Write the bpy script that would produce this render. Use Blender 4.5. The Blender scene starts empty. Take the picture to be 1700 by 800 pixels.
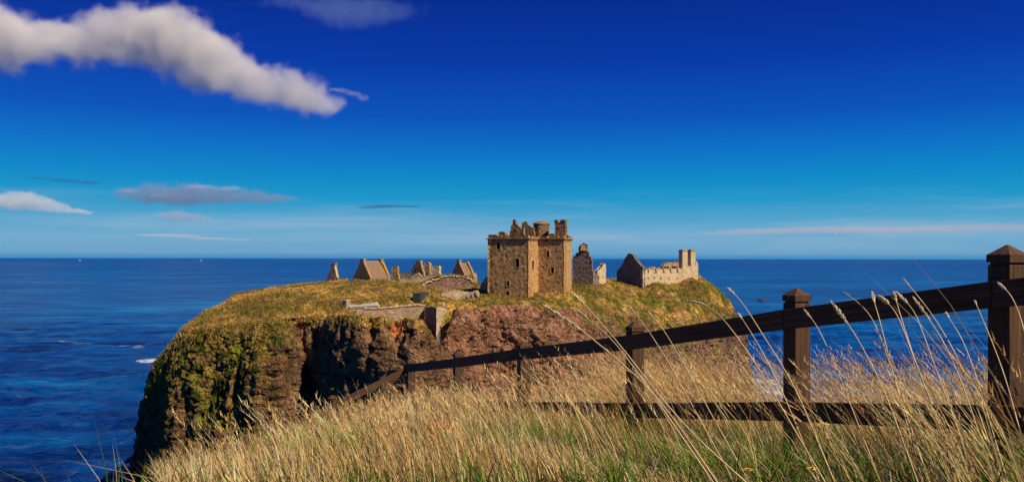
import bpy, math, random
import numpy as np
from mathutils import Vector, Matrix

random.seed(7)
RNG = np.random.default_rng(11)
S = bpy.context.scene
COL = S.collection

# ------------------------------------------------------------------ camera
EYE = 60.0                       # metres above the sea
FPX = 1415.0                     # focal length in pixels of the 1700 px wide photograph
HZ = 428.5                       # horizon row
cam = bpy.data.cameras.new('camera')
cam.sensor_width = 36.0
cam.lens = 36.0 * FPX / 1700.0
cam.shift_y = (HZ - 400.0) / 1700.0
cam.clip_start = 0.05
cam.clip_end = 300000.0
cam_o = bpy.data.objects.new('camera', cam)
cam_o.location = (0, 0, EYE)
cam_o.rotation_euler = (math.radians(90), math.radians(-0.1), 0)
COL.objects.link(cam_o)
S.camera = cam_o

# ------------------------------------------------------------------ light
SUN_EL = math.radians(46)
SUN_H = Vector((0.81, -0.58, 0)).normalized()      # horizontal direction towards the sun
sun_dir = Vector((SUN_H.x * math.cos(SUN_EL), SUN_H.y * math.cos(SUN_EL), math.sin(SUN_EL)))
sl = bpy.data.lights.new('sun', 'SUN')
sl.energy = 5.0
sl.angle = math.radians(0.5)
sl.color = (1.0, 0.85, 0.62)
so = bpy.data.objects.new('sun', sl)
so.rotation_euler = sun_dir.to_track_quat('Z', 'Y').to_euler()
so.location = (40, -30, 120)
COL.objects.link(so)


def srgb(r, g, b, a=1.0):
    f = lambda c: (c / 255.0 / 12.92) if c / 255.0 <= 0.04045 else ((c / 255.0 + 0.055) / 1.055) ** 2.4
    return (f(r), f(g), f(b), a)


class NT:
    """tiny helper to write node trees"""
    def __init__(self, tree):
        self.t = tree
        self.n = tree.nodes
        self.l = tree.links

    def new(self, kind, **kw):
        nd = self.n.new(kind)
        for k, v in kw.items():
            setattr(nd, k, v)
        return nd

    def link(self, a, b):
        self.l.new(a, b)

    def put(self, sock, v):
        if isinstance(v, bpy.types.NodeSocket):
            self.l.new(v, sock)
        else:
            sock.default_value = v

    def math(self, op, a, b=None, c=None, clamp=False):
        nd = self.new('ShaderNodeMath', operation=op)
        nd.use_clamp = clamp
        self.put(nd.inputs[0], a)
        if b is not None:
            self.put(nd.inputs[1], b)
        if c is not None:
            self.put(nd.inputs[2], c)
        return nd.outputs[0]

    def mix(self, f, a, b, blend='MIX'):
        nd = self.new('ShaderNodeMix', data_type='RGBA', blend_type=blend)
        self.put(nd.inputs[0], f)
        self.put(nd.inputs[6], a)
        self.put(nd.inputs[7], b)
        return nd.outputs[2]

    def ramp(self, f, stops, interp='LINEAR'):
        nd = self.new('ShaderNodeValToRGB')
        nd.color_ramp.interpolation = interp
        el = nd.color_ramp.elements
        el[0].position, el[0].color = stops[0]
        el[1].position, el[1].color = stops[-1]
        for p, c in stops[1:-1]:
            e = el.new(p)
            e.color = c
        self.put(nd.inputs[0], f)
        return nd.outputs[0]

    def noise(self, vec, scale, detail=4, rough=0.55, dist=0.0):
        nd = self.new('ShaderNodeTexNoise')
        self.put(nd.inputs['Vector'], vec)
        nd.inputs['Scale'].default_value = scale
        nd.inputs['Detail'].default_value = detail
        nd.inputs['Roughness'].default_value = rough
        nd.inputs['Distortion'].default_value = dist
        return nd.outputs[0]

    def mapping(self, vec, scale=(1, 1, 1), rot=(0, 0, 0), loc=(0, 0, 0)):
        nd = self.new('ShaderNodeMapping')
        self.put(nd.inputs[0], vec)
        nd.inputs[1].default_value = loc
        nd.inputs[2].default_value = rot
        nd.inputs[3].default_value = scale
        return nd.outputs[0]

    def smooth(self, v, lo, hi, a=0.0, b=1.0):
        nd = self.new('ShaderNodeMapRange', interpolation_type='SMOOTHSTEP')
        self.put(nd.inputs[0], v)
        nd.inputs[1].default_value = lo
        nd.inputs[2].default_value = hi
        nd.inputs[3].default_value = a
        nd.inputs[4].default_value = b
        return nd.outputs[0]


# ------------------------------------------------------------------ sky
W = bpy.data.worlds.new('World')
S.world = W
W.use_nodes = True
w = NT(W.node_tree)
w.n.clear()
sky = w.new('ShaderNodeTexSky', sky_type='NISHITA')
sky.sun_disc = False
sky.sun_elevation = SUN_EL
sky.sun_rotation = math.atan2(SUN_H.x, SUN_H.y)
sky.altitude = 60
sky.air_density = 1.0
sky.dust_density = 0.3
sky.ozone_density = 3.0
tc = w.new('ShaderNodeTexCoord')
sep = w.new('ShaderNodeSeparateXYZ')
w.link(tc.outputs['Generated'], sep.inputs[0])
z = sep.outputs[2]
# sine of the elevation, as the photograph's deep blue grading runs from horizon to zenith
grade = w.ramp(w.math('MULTIPLY', z, 2.0, clamp=True), [
    (0.0, srgb(62, 136, 190)), (0.012, srgb(100, 158, 196)), (0.045, srgb(112, 168, 204)), (0.082, srgb(84, 162, 202)),
    (0.135, srgb(20, 148, 198)), (0.185, srgb(0, 134, 198)), (0.25, srgb(0, 110, 196)), (0.32, srgb(0, 82, 184)),
    (0.44, srgb(0, 56, 164)), (0.60, srgb(0, 38, 138)), (1.0, srgb(0, 32, 112))])
# faint veils of high cloud low over the horizon
v = w.mapping(tc.outputs['Generated'], scale=(1.6, 1.6, 26))
veil = w.noise(v, 2.2, 5, 0.55, 0.4)
band = w.math('MULTIPLY', w.smooth(z, 0.0, 0.02), w.smooth(z, 0.085, 0.035))
veil = w.math('MULTIPLY', w.math('MULTIPLY', w.smooth(veil, 0.42, 0.72), band), 0.55)
grade = w.mix(veil, grade, srgb(150, 178, 205))
nish = w.new('ShaderNodeVectorMath', operation='SCALE')
w.link(sky.outputs[0], nish.inputs[0])
nish.inputs['Scale'].default_value = 0.10
skymix = w.mix(0.015, grade, nish.outputs[0])
bg = w.new('ShaderNodeBackground')
bg.inputs[1].default_value = 0.88
w.link(skymix, bg.inputs[0])
wo = w.new('ShaderNodeOutputWorld')
w.link(bg.outputs[0], wo.inputs[0])

S.view_settings.view_transform = 'Standard'
S.view_settings.look = 'None'
S.view_settings.exposure = 0.22
S.view_settings.gamma = 1.0
S.cycles.max_bounces = 6
S.cycles.diffuse_bounces = 3
S.cycles.glossy_bounces = 2
S.cycles.transparent_max_bounces = 8
S.cycles.volume_bounces = 2
S.cycles.caustics_reflective = False
S.cycles.caustics_refractive = False


# ------------------------------------------------------------------ helpers
def at(px, py, Y):
    return np.array(((px - 850.0) / FPX * Y, Y, EYE - (py - HZ) / FPX * Y))


def tag(o, label=None, cat=None, group=None, kind=None):
    if label:
        o['label'] = label
    if cat:
        o['category'] = cat
    if group:
        o['group'] = group
    if kind:
        o['kind'] = kind
    return o


def empty(name, loc, label=None, cat=None, group=None):
    o = bpy.data.objects.new(name, None)
    o.location = [float(c) for c in loc]
    o.empty_display_size = 0.5
    COL.objects.link(o)
    return tag(o, label, cat, group)


def mesh_obj(name, verts, faces, mat, parent=None, base=(0, 0, 0), smooth=False, col=None):
    """faces: numpy (n,4) / (n,3) array or list of tuples; base is the parent's world location"""
    verts = np.asarray(verts, dtype=np.float32) - np.asarray(base, dtype=np.float32)
    me = bpy.data.meshes.new(name)
    if isinstance(faces, np.ndarray):
        n, k = faces.shape
        me.vertices.add(len(verts))
        me.vertices.foreach_set('co', verts.ravel())
        me.loops.add(n * k)
        me.loops.foreach_set('vertex_index', faces.astype(np.int32).ravel())
        me.polygons.add(n)
        me.polygons.foreach_set('loop_start', np.arange(0, n * k, k, dtype=np.int32))
        me.update(calc_edges=True)
    else:
        me.from_pydata([tuple(float(c) for c in q) for q in verts], [], faces)
        me.update()
    if smooth:
        me.polygons.foreach_set('use_smooth', np.ones(len(me.polygons), dtype=bool))
    if col is not None:
        a = me.color_attributes.new('col', 'FLOAT_COLOR', 'POINT')
        c4 = np.ones((len(verts), 4), dtype=np.float32)
        c4[:, :3] = col
        a.data.foreach_set('color', c4.ravel())
    me.materials.append(mat)
    o = bpy.data.objects.new(name, me)
    COL.objects.link(o)
    if parent is not None:
        o.parent = parent
    elif base is not None and any(base):
        o.location = [float(c) for c in base]
    return o


# numpy gradient noise -------------------------------------------------
_perm = np.random.default_rng(5).permutation(256)
_perm = np.concatenate([_perm, _perm, _perm])
_g = np.random.default_rng(6).normal(size=(256, 3))
_g /= np.linalg.norm(_g, axis=1)[:, None]


def pnoise(x, y, z):
    x, y, z = np.broadcast_arrays(x, y, z)
    xi, yi, zi = np.floor(x).astype(int), np.floor(y).astype(int), np.floor(z).astype(int)
    xf, yf, zf = x - xi, y - yi, z - zi
    u, v_, w_ = (t * t * t * (t * (t * 6 - 15) + 10) for t in (xf, yf, zf))
    r = 0
    for dx in (0, 1):
        for dy in (0, 1):
            for dz in (0, 1):
                h = _perm[(_perm[(_perm[(xi + dx) & 255] + yi + dy) & 255] + zi + dz) & 255]
                gr = _g[h]
                d = gr[..., 0] * (xf - dx) + gr[..., 1] * (yf - dy) + gr[..., 2] * (zf - dz)
                r = r + d * (u if dx else 1 - u) * (v_ if dy else 1 - v_) * (w_ if dz else 1 - w_)
    return r * 1.6


def fbm(x, y, z, octs=4, gain=0.5, lac=2.03):
    a, f, s = 1.0, 1.0, 0
    for i in range(octs):
        s = s + a * pnoise(x * f + i * 17.3, y * f + i * 9.1, z * f + i * 5.7)
        a *= gain
        f *= lac
    return s


def sstep(a, b, t):
    t = np.clip((t - a) / (b - a), 0, 1)
    return t * t * (3 - 2 * t)


def grid_faces(nu, nv, wrap=False):
    """grid with nu columns (index u) and nv rows; vertex id = u*nv+v"""
    us = np.arange(nu if wrap else nu - 1)
    vs = np.arange(nv - 1)
    U, V = np.meshgrid(us, vs, indexing='ij')
    U2 = (U + 1) % nu
    return np.stack([U * nv + V, U * nv + V + 1, U2 * nv + V + 1, U2 * nv + V], -1).reshape(-1, 4)


class MB:
    """collects boxes, prisms and tubes into one mesh"""
    def __init__(self):
        self.v = []
        self.f = []

    def add(self, verts, faces):
        o = len(self.v)
        self.v += [tuple(float(c) for c in q) for q in verts]
        self.f += [tuple(i + o for i in f) for f in faces]
        return self

    def box(self, c, size, rz=0.0, axes=None):
        if axes is None:
            ax = np.array((math.cos(rz), math.sin(rz), 0))
            ay = np.array((-math.sin(rz), math.cos(rz), 0))
            az = np.array((0, 0, 1.0))
        else:
            ax, ay, az = axes
        c = np.asarray(c, float)
        vs = []
        for sx in (-.5, .5):
            for sy in (-.5, .5):
                for sz in (-.5, .5):
                    vs.append(c + ax * sx * size[0] + ay * sy * size[1] + az * sz * size[2])
        return self.add(vs, [(0, 1, 3, 2), (4, 6, 7, 5), (0, 4, 5, 1), (2, 3, 7, 6), (0, 2, 6, 4), (1, 5, 7, 3)])

    def prism(self, base, top):
        """closed solid between two rings of points with the same count"""
        n = len(base)
        fs = [tuple(range(n))[::-1], tuple(range(n, 2 * n))]
        fs += [(i, (i + 1) % n, n + (i + 1) % n, n + i) for i in range(n)]
        return self.add(list(base) + list(top), fs)

    def build(self, name, mat, parent=None, base=(0, 0, 0), smooth=False):
        return mesh_obj(name, np.array(self.v), self.f, mat, parent, base, smooth)


# ------------------------------------------------------------------ materials
def new_mat(name):
    m = bpy.data.materials.new(name)
    m.use_nodes = True
    t = NT(m.node_tree)
    t.n.clear()
    out = t.new('ShaderNodeOutputMaterial')
    return m, t, out


def principled(t, out, color, rough=0.9, spec=0.2, normal=None):
    p = t.new('ShaderNodeBsdfPrincipled')
    t.put(p.inputs['Base Color'], color)
    t.put(p.inputs['Roughness'], rough)
    p.inputs['Specular IOR Level'].default_value = spec
    if normal is not None:
        t.link(normal, p.inputs['Normal'])
    t.link(p.outputs[0], out.inputs[0])
    return p


def bump(t, height, dist, strength=1.0, normal=None):
    b = t.new('ShaderNodeBump')
    b.inputs['Strength'].default_value = strength
    b.inputs['Distance'].default_value = dist
    t.put(b.inputs['Height'], height)
    if normal is not None:
        t.link(normal, b.inputs['Normal'])
    return b.outputs[0]


def stone_mat(name, c1, c2, c3, scale=2.2, lichen=None, lich_amt=0.0, mortar=(0.30, 0.24, 0.16, 1), rough_bump=0.10):
    m, t, out = new_mat(name)
    g = t.new('ShaderNodeNewGeometry')
    pos = g.outputs['Position']
    wob = t.new('ShaderNodeVectorMath', operation='ADD')
    nz = t.new('ShaderNodeTexNoise')
    t.put(nz.inputs['Vector'], pos)
    nz.inputs['Scale'].default_value = 0.9
    t.put(wob.inputs[0], pos)
    sc = t.new('ShaderNodeVectorMath', operation='SCALE')
    t.link(nz.outputs['Color'], sc.inputs[0])
    sc.inputs['Scale'].default_value = 0.25
    t.link(sc.outputs[0], wob.inputs[1])
    vm = t.mapping(wob.outputs[0], scale=(1, 1, 1.9))
    vo = t.new('ShaderNodeTexVoronoi', feature='F1')
    t.put(vo.inputs['Vector'], vm)
    vo.inputs['Scale'].default_value = scale
    ve = t.new('ShaderNodeTexVoronoi', feature='DISTANCE_TO_EDGE')
    t.put(ve.inputs['Vector'], vm)
    ve.inputs['Scale'].default_value = scale
    cell = t.new('ShaderNodeSeparateXYZ')
    t.link(vo.outputs['Color'], cell.inputs[0])
    base = t.ramp(cell.outputs[0], [(0.0, (*c1, 1)), (0.45, (*c2, 1)), (1.0, (*c3, 1))])
    big = t.noise(pos, 0.35, 5, 0.6)
    base = t.mix(t.smooth(big, 0.35, 0.7, 0.0, 0.4), base, (*[c * 0.6 for c in c2], 1))
    streak = t.noise(t.mapping(pos, scale=(1.2, 1.2, 0.12)), 1.3, 4, 0.6)
    base = t.mix(t.smooth(streak, 0.52, 0.72, 0.0, 0.4), base, (*[c * 0.55 for c in c1], 1))
    edge = t.smooth(ve.outputs['Distance'], 0.0, 0.09)
    base = t.mix(edge, mortar, base)
    if lichen:
        lf = t.noise(pos, 0.8, 5, 0.65)
        base = t.mix(t.smooth(lf, 0.62 - lich_amt, 0.72 - lich_amt * 0.6), base, (*lichen, 1))
    h = t.math('ADD', t.math('MULTIPLY', edge, 0.6), t.math('MULTIPLY', t.noise(pos, 4.0, 2, 0.6), 0.5))
    principled(t, out, base, 0.95, 0.1, bump(t, h, rough_bump * 0.45))
    return m


M = {}
M['tower'] = stone_mat('tower_stone', (0.30, 0.15, 0.065), (0.51, 0.29, 0.115), (0.66, 0.42, 0.17), 2.0,
                       mortar=(0.46, 0.29, 0.13, 1))
M['tower_shade'] = stone_mat('shaded_tower_stone', (0.15, 0.08, 0.045), (0.28, 0.17, 0.085), (0.42, 0.28, 0.14), 2.2,
                            mortar=(0.22, 0.14, 0.07, 1))  # tower stone darkened to paint shade onto the wall-head pieces
M['dressed'] = stone_mat('dressed_stone', (0.42, 0.27, 0.13), (0.55, 0.37, 0.18), (0.62, 0.45, 0.24), 1.6)
M['dark_shaded_stone'] = stone_mat('dark_shaded_stone', (0.10, 0.075, 0.065), (0.19, 0.14, 0.115), (0.32, 0.25, 0.20), 2.0,  # dark walling, and painted shade on faces turned from the sun
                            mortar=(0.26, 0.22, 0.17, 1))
M['cream'] = stone_mat('cream_stone', (0.46, 0.32, 0.165), (0.62, 0.455, 0.25), (0.71, 0.55, 0.33), 1.8,
                       mortar=(0.60, 0.50, 0.36, 1))
M['house'] = stone_mat('house_stone', (0.28, 0.16, 0.085), (0.46, 0.30, 0.155), (0.60, 0.43, 0.24), 2.2,
                       lichen=(0.45, 0.22, 0.02), lich_amt=0.03)
M['lichen'] = stone_mat('lichen_stone', (0.30, 0.17, 0.06), (0.48, 0.28, 0.08), (0.58, 0.36, 0.08), 2.2,
                        lichen=(0.62, 0.34, 0.01), lich_amt=0.22)
M['rubble'] = stone_mat('rubble_stone', (0.30, 0.22, 0.16), (0.46, 0.36, 0.26), (0.62, 0.52, 0.40), 2.6,
                        mortar=(0.22, 0.16, 0.11, 1), rough_bump=0.2)
M['redrubble'] = stone_mat('red_rubble', (0.16, 0.08, 0.065), (0.27, 0.15, 0.11), (0.46, 0.34, 0.26), 2.4,
                           mortar=(0.10, 0.06, 0.045, 1), rough_bump=0.2)


def slate_mat(name, c1, c2):
    m, t, out = new_mat(name)
    g = t.new('ShaderNodeNewGeometry')
    pos = g.outputs['Position']
    n = t.noise(pos, 1.1, 5, 0.65)
    n2 = t.noise(t.mapping(pos, scale=(1, 1, 6)), 2.5, 3, 0.6)
    c = t.ramp(t.math('ADD', t.math('MULTIPLY', n, 0.6), t.math('MULTIPLY', n2, 0.4)),
               [(0.3, (*c1, 1)), (0.7, (*c2, 1))])
    wv = t.new('ShaderNodeTexWave', bands_direction='Z')
    t.put(wv.inputs['Vector'], pos)
    wv.inputs['Scale'].default_value = 1.3
    wv.inputs['Distortion'].default_value = 0.6
    principled(t, out, c, 0.7, 0.3, bump(t, t.math('ADD', wv.outputs['Fac'], n2), 0.06))
    return m


M['slate'] = slate_mat('roof_slate', (0.13, 0.105, 0.10), (0.34, 0.18, 0.075))
M['pale_slate'] = slate_mat('pale_roof_slate', (0.36, 0.33, 0.30), (0.52, 0.47, 0.42))


def land_mat(name, fine=1.0, bmp=0.5):
    """colour comes from a mesh attribute (grass, moss, rock where they grow), shader adds grain"""
    m, t, out = new_mat(name)
    at_ = t.new('ShaderNodeAttribute', attribute_name='col')
    g = t.new('ShaderNodeNewGeometry')
    pos = g.outputs['Position']
    n1 = t.noise(pos, 0.55 * fine, 6, 0.7)
    n2 = t.noise(pos, 3.0 * fine, 5, 0.7)
    f = t.math('ADD', t.math('MULTIPLY', t.smooth(n1, 0.25, 0.75), 0.9), t.math('MULTIPLY', t.smooth(n2, 0.3, 0.7), 0.75))
    f = t.math('ADD', f, 0.25)
    sc = t.new('ShaderNodeVectorMath', operation='SCALE')
    t.link(at_.outputs['Color'], sc.inputs[0])
    t.link(f, sc.inputs['Scale'])
    vo = t.new('ShaderNodeTexVoronoi', feature='F1')
    t.put(vo.inputs['Vector'], pos)
    vo.inputs['Scale'].default_value = 1.3 * fine
    ve = t.new('ShaderNodeTexVoronoi', feature='DISTANCE_TO_EDGE')
    wv = t.new('ShaderNodeVectorMath', operation='MULTIPLY_ADD')
    wn = t.new('ShaderNodeTexNoise')
    t.put(wn.inputs['Vector'], pos)
    wn.inputs['Scale'].default_value = 0.7 * fine
    t.link(wn.outputs['Color'], wv.inputs[0])
    wv.inputs[1].default_value = (1.4 / fine,) * 3
    t.link(pos, wv.inputs[2])
    t.put(ve.inputs['Vector'], t.mapping(wv.outputs[0], scale=(1, 1, .45)))
    ve.inputs['Scale'].default_value = 0.62 * fine
    crack = t.smooth(ve.outputs['Distance'], 0.0, 0.10)
    h = t.math('ADD', t.math('MULTIPLY', vo.outputs['Distance'], 0.6), t.math('ADD', n1, t.math('MULTIPLY', n2, 0.5)))
    h = t.math('ADD', h, t.math('MULTIPLY', crack, 0.5 if fine == 1.0 else 0.0))
    principled(t, out, sc.outputs[0], 0.95, 0.08, bump(t, h, bmp))
    return m


M['land'] = land_mat('headland_ground', 1.0, 0.9)
M['soil'] = land_mat('slope_ground', 6.0, 0.06)


def blade_mat(name, trans=0.25, rough=0.6):
    m, t, out = new_mat(name)
    at_ = t.new('ShaderNodeAttribute', attribute_name='col')
    d = t.new('ShaderNodeBsdfPrincipled')
    t.link(at_.outputs['Color'], d.inputs['Base Color'])
    d.inputs['Roughness'].default_value = rough
    d.inputs['Specular IOR Level'].default_value = 0.25
    tr = t.new('ShaderNodeBsdfTranslucent')
    t.link(at_.outputs['Color'], tr.inputs['Color'])
    mx = t.new('ShaderNodeMixShader')
    mx.inputs[0].default_value = trans
    t.link(d.outputs[0], mx.inputs[1])
    t.link(tr.outputs[0], mx.inputs[2])
    t.link(mx.outputs[0], out.inputs[0])
    return m


M['blade'] = blade_mat('dry_grass', .32)
M['tuft'] = blade_mat('headland_turf', 0.15)


def flat_mat(name, c, rough=0.8, spec=0.2):
    m, t, out = new_mat(name)
    g = t.new('ShaderNodeNewGeometry')
    n = t.noise(g.outputs['Position'], 9.0, 3, 0.6)
    cc = t.mix(t.smooth(n, 0.3, 0.7), (*[q * 0.8 for q in c], 1), (*[min(1, q * 1.15) for q in c], 1))
    principled(t, out, cc, rough, spec)
    return m


def wood_mat():
    m, t, out = new_mat('weathered_wood')
    tc_ = t.new('ShaderNodeTexCoord')
    v_ = t.mapping(tc_.outputs['UV'], scale=(1, 1, 1))
    gr = t.noise(t.mapping(v_, scale=(2.0, 60.0, 1.0)), 1.0, 5, 0.7, 0.6)
    fine = t.noise(t.mapping(v_, scale=(6.0, 220.0, 1.0)), 1.0, 3, 0.7)
    blot = t.noise(t.mapping(v_, scale=(3.0, 9.0, 1.0)), 1.0, 4, 0.6)
    c = t.ramp(gr, [(0.3, (0.028, 0.014, 0.009, 1)), (0.55, (0.095, 0.047, 0.024, 1)), (0.75, (0.20, 0.10, 0.05, 1))])
    c = t.mix(t.smooth(blot, 0.5, 0.75, 0, 0.6), c, (0.075, 0.055, 0.022, 1))
    c = t.mix(t.math('MULTIPLY', t.smooth(fine, 0.52, 0.7), t.smooth(t.noise(t.mapping(v_, scale=(5, 14, 1)), 1.0, 4, .6), .48, .62, 0, .45)), c, (0.20, 0.17, 0.13, 1))
    h = t.math('ADD', gr, t.math('MULTIPLY', fine, 0.6))
    principled(t, out, c, 0.8, 0.25, bump(t, h, 0.004))
    return m


M['wood'] = wood_mat()
M['petal'] = flat_mat('yellow_petal', (0.85, 0.50, 0.02))
M['stalk'] = flat_mat('green_stalk', (0.12, 0.17, 0.03))
M['hull'] = flat_mat('white_paint', (0.8, 0.8, 0.8), 0.5)
M['skerry'] = flat_mat('wet_rock', (0.05, 0.035, 0.03), 0.6)


# ------------------------------------------------------------------ sea
def sea_material():
    m, t, out = new_mat('sea_water')
    g = t.new('ShaderNodeNewGeometry')
    pos = g.outputs['Position']
    sepp = t.new('ShaderNodeSeparateXYZ')
    t.link(pos, sepp.inputs[0])
    X, Y = sepp.outputs[0], sepp.outputs[1]
    # broad drifting patches of wind-ruffled and smooth water
    big = t.noise(t.mapping(pos, scale=(1, 1.7, 1), rot=(0, 0, 0.25)), 0.0021, 5, 0.62, 0.6)
    mid = t.noise(t.mapping(pos, scale=(1, 2.4, 1), rot=(0, 0, 0.35)), 0.011, 5, 0.62, 0.4)
    swl = t.noise(t.mapping(pos, scale=(0.5, 2.2, 1), rot=(0, 0, 0.12)), 0.022, 4, 0.55, 0.5)  # dark swell bands painted as colour instead of shaded wave relief
    f = t.math('ADD', t.math('MULTIPLY', big, 0.4), t.math('ADD', t.math('MULTIPLY', mid, 0.35), t.math('MULTIPLY', swl, 0.25)))
    near = t.ramp(f, [(0.40, (0.0, 0.008, 0.050, 1)), (0.46, (0.0, 0.030, 0.190, 1)), (0.53, (0.0, 0.072, 0.29, 1)), (0.62, (0.004, 0.18, 0.45, 1))])
    dist = t.smooth(Y, 600, 9000)
    far = t.ramp(big, [(0.35, (0.0, 0.016, 0.15, 1)), (0.65, (0.0, 0.040, 0.24, 1))])
    c = t.mix(dist, near, far)
    # whitecaps
    wc = t.noise(t.mapping(pos, scale=(0.35, 1, 1), rot=(0, 0, 0.2)), 0.16, 3, 0.5)
    wcp = t.noise(pos, 0.009, 3, 0.6)
    caps = t.math('MULTIPLY', t.smooth(wc, 0.735, 0.77), t.smooth(wcp, 0.50, 0.62))
    # foam where waves break on the rocks and a long drifting foam line
    def spot(x, y, rx, ry, k):
        dx = t.math('DIVIDE', t.math('SUBTRACT', X, x), rx)
        dy = t.math('DIVIDE', t.math('SUBTRACT', Y, y), ry)
        r = t.math('SQRT', t.math('ADD', t.math('MULTIPLY', dx, dx), t.math('MULTIPLY', dy, dy)))
        return t.smooth(t.math('ADD', r, t.math('MULTIPLY', t.math('SUBTRACT', t.noise(pos, k, 5, 0.7), 0.5), 2.4)), 1.0, 0.75)
    foam = t.math('MAXIMUM', t.math('MULTIPLY', spot(-206, 494, 13, 7, 0.3), t.smooth(t.noise(t.mapping(pos, scale=(.4, 1, 1)), 0.5, 4, 0.7), 0.36, 0.58)), t.math('MULTIPLY', spot(119, 400, 13, 30, 0.1), t.smooth(t.noise(pos, 0.35, 4, 0.7), 0.38, 0.6)))
    foam = t.math('MAXIMUM', foam, caps, clamp=True)
    wob = t.math('MULTIPLY', t.math('SUBTRACT', t.noise(pos, 0.02, 3, 0.6), 0.5), 40)
    ln = t.math('ABSOLUTE', t.math('SUBTRACT', t.math('ADD', Y, wob), t.math('ADD', t.math('MULTIPLY', X, -0.42), 472)))
    ln = t.math('MULTIPLY', t.smooth(ln, 5.0, 1.0), t.math('MULTIPLY', t.smooth(X, -345, -320), t.smooth(X, -235, -262)))
    ln = t.math('MULTIPLY', ln, t.smooth(t.noise(pos, 0.09, 3, 0.6), 0.42, 0.6))
    foam = t.math('MAXIMUM', foam, t.math('MULTIPLY', ln, 0.28))
    c = t.mix(foam, c, (0.72, 0.76, 0.82, 1))
    # ripples
    r1 = t.noise(t.mapping(pos, scale=(0.45, 1, 1), rot=(0, 0, 0.45)), 0.30, 5, 0.6, 0.3)
    r2 = t.noise(t.mapping(pos, scale=(0.5, 1, 1), rot=(0, 0, 0.1)), 1.4, 4, 0.65)
    h = t.math('ADD', r1, t.math('MULTIPLY', r2, 0.25))
    nrm = bump(t, h, 2.6)
    p = principled(t, out, c, 0.22, 0.5, nrm)
    p.inputs['IOR'].default_value = 1.33
    return m


def build_sea():
    na, nr = 620, 400
    # front arc dense, rest coarse
    front = np.linspace(math.radians(90 + 36), math.radians(90 - 36), na)
    back = np.linspace(math.radians(90 - 36), math.radians(90 - 324), 62)[1:-1]
    ang = np.concatenate([front, back])
    inv = np.linspace(1 / 190.0, 1 / 60000.0, nr) ** 1.0
    r = np.concatenate([[2.0, 60.0, 130.0], 1 / inv, [90000.0]])
    # keep rows from thinning out too fast close to the horizon
    A, R = np.meshgrid(ang, r, indexing='ij')
    X, Y = R * np.cos(A), R * np.sin(A)
    fade = np.clip(1.4 - R / 900.0, 0, 1) * (R > 150)
    ca, sa = math.cos(0.42), math.sin(0.42)
    U, V = X * ca + Y * sa, -X * sa + Y * ca
    Z = 1.9 * fbm(U / 46, V / 17, 0.3 + 0 * U, 3, 0.6) + 0.75 * fbm(U / 13, V / 5.5, 4.1 + 0 * U, 3, 0.55)
    Z = Z * fade
    vs = np.stack([X, Y, Z], -1).reshape(-1, 3)
    fs = grid_faces(len(ang), len(r), wrap=True)
    o = mesh_obj('sea', vs, fs, sea_material(), smooth=True)
    tag(o, 'deep blue wind-rippled sea reaching the horizon', 'sea', kind='structure')


build_sea()

# ------------------------------------------------------------------ headland
RIM = [  # px, py, Y, outward slope of the cliff below
    (385, 492, 226, .26), (345, 516, 207, .22), (306, 545, 192, .18), (316, 549, 181, .09), (345, 545, 173, .14),
    (400, 541, 170, .14), (440, 536, 168, .14), (468, 531, 166, .12), (490, 528, 174, .06), (540, 525, 167, .03),
    (598, 525, 156, .06), (612, 527, 161, .06), (640, 529, 155, .10), (655, 530, 162, .10), (692, 532, 152, .14), (706, 548, 166, .35),
    (714, 572, 181, .45), (730, 580, 187, .45), (748, 560, 188, .4), (757, 515, 182, .25), (790, 501, 184, .42),
    (830, 499, 187, .50), (880, 502, 188, .50), (930, 503, 193, .50), (970, 503, 202, .42), (1010, 505, 213, .40),
    (1060, 517, 225, .30), (1120, 524, 239, .24), (1170, 517, 254, .20), (1204, 506, 272, .14), (1214, 512, 292, .12),
    (1200, 505, 322, .2), (1100, 492, 350, .2), (850, 488, 362, .2), (600, 488, 350, .2), (450, 488, 305, .2),
    (400, 490, 262, .25)]
TOPS = [
    (420, 485, 228), (460, 479, 226), (540, 472, 224), (590, 468, 226), (650, 469, 222), (690, 474, 214), (715, 481, 209),
    (735, 490, 205), (765, 499, 200), (748, 495, 201), (745, 491, 214), (722, 485, 213), (780, 489, 214), (697, 487, 197.5), (682, 505, 191), (712, 503, 192), (480, 509, 186), (400, 515, 190), (350, 522, 196), (540, 500, 192), (600, 512, 182), (640, 490, 204),
    (660, 512, 184), (692, 508, 190), (735, 513, 191), (745, 500, 196), (560, 468, 252), (620, 469, 266), (700, 470, 262),
    (780, 480, 240), (760, 486, 216), (730, 489, 213), (805, 483, 213), (795, 470, 232),
    (810, 487, 203), (850, 493, 198), (877, 497, 196), (893, 494, 199), (936, 493, 199), (950, 485, 204), (880, 488, 215),
    (962, 470, 224), (985, 464, 230), (1005, 462, 234), (1030, 470, 248), (1050, 476, 254), (1068, 481, 255),
    (1080, 478, 256), (1092, 470, 257), (1105, 472, 259), (1130, 472, 264), (1148, 467, 266), (1170, 467, 272),
    (1192, 480, 276), (1130, 474, 292), (960, 487, 209), (990, 480, 218), (1040, 488, 236), (1110, 492, 249),
    (1160, 486, 260), (950, 478, 250), (860, 480, 300), (700, 478, 310), (1050, 482, 310), (900, 476, 262)]
PTS = np.array([at(a, b, c) for a, b, c, d in RIM] + [at(*t_) for t_ in TOPS])


def _U(r2):
    return 0.5 * r2 * np.log(r2 + 1e-6)


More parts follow.
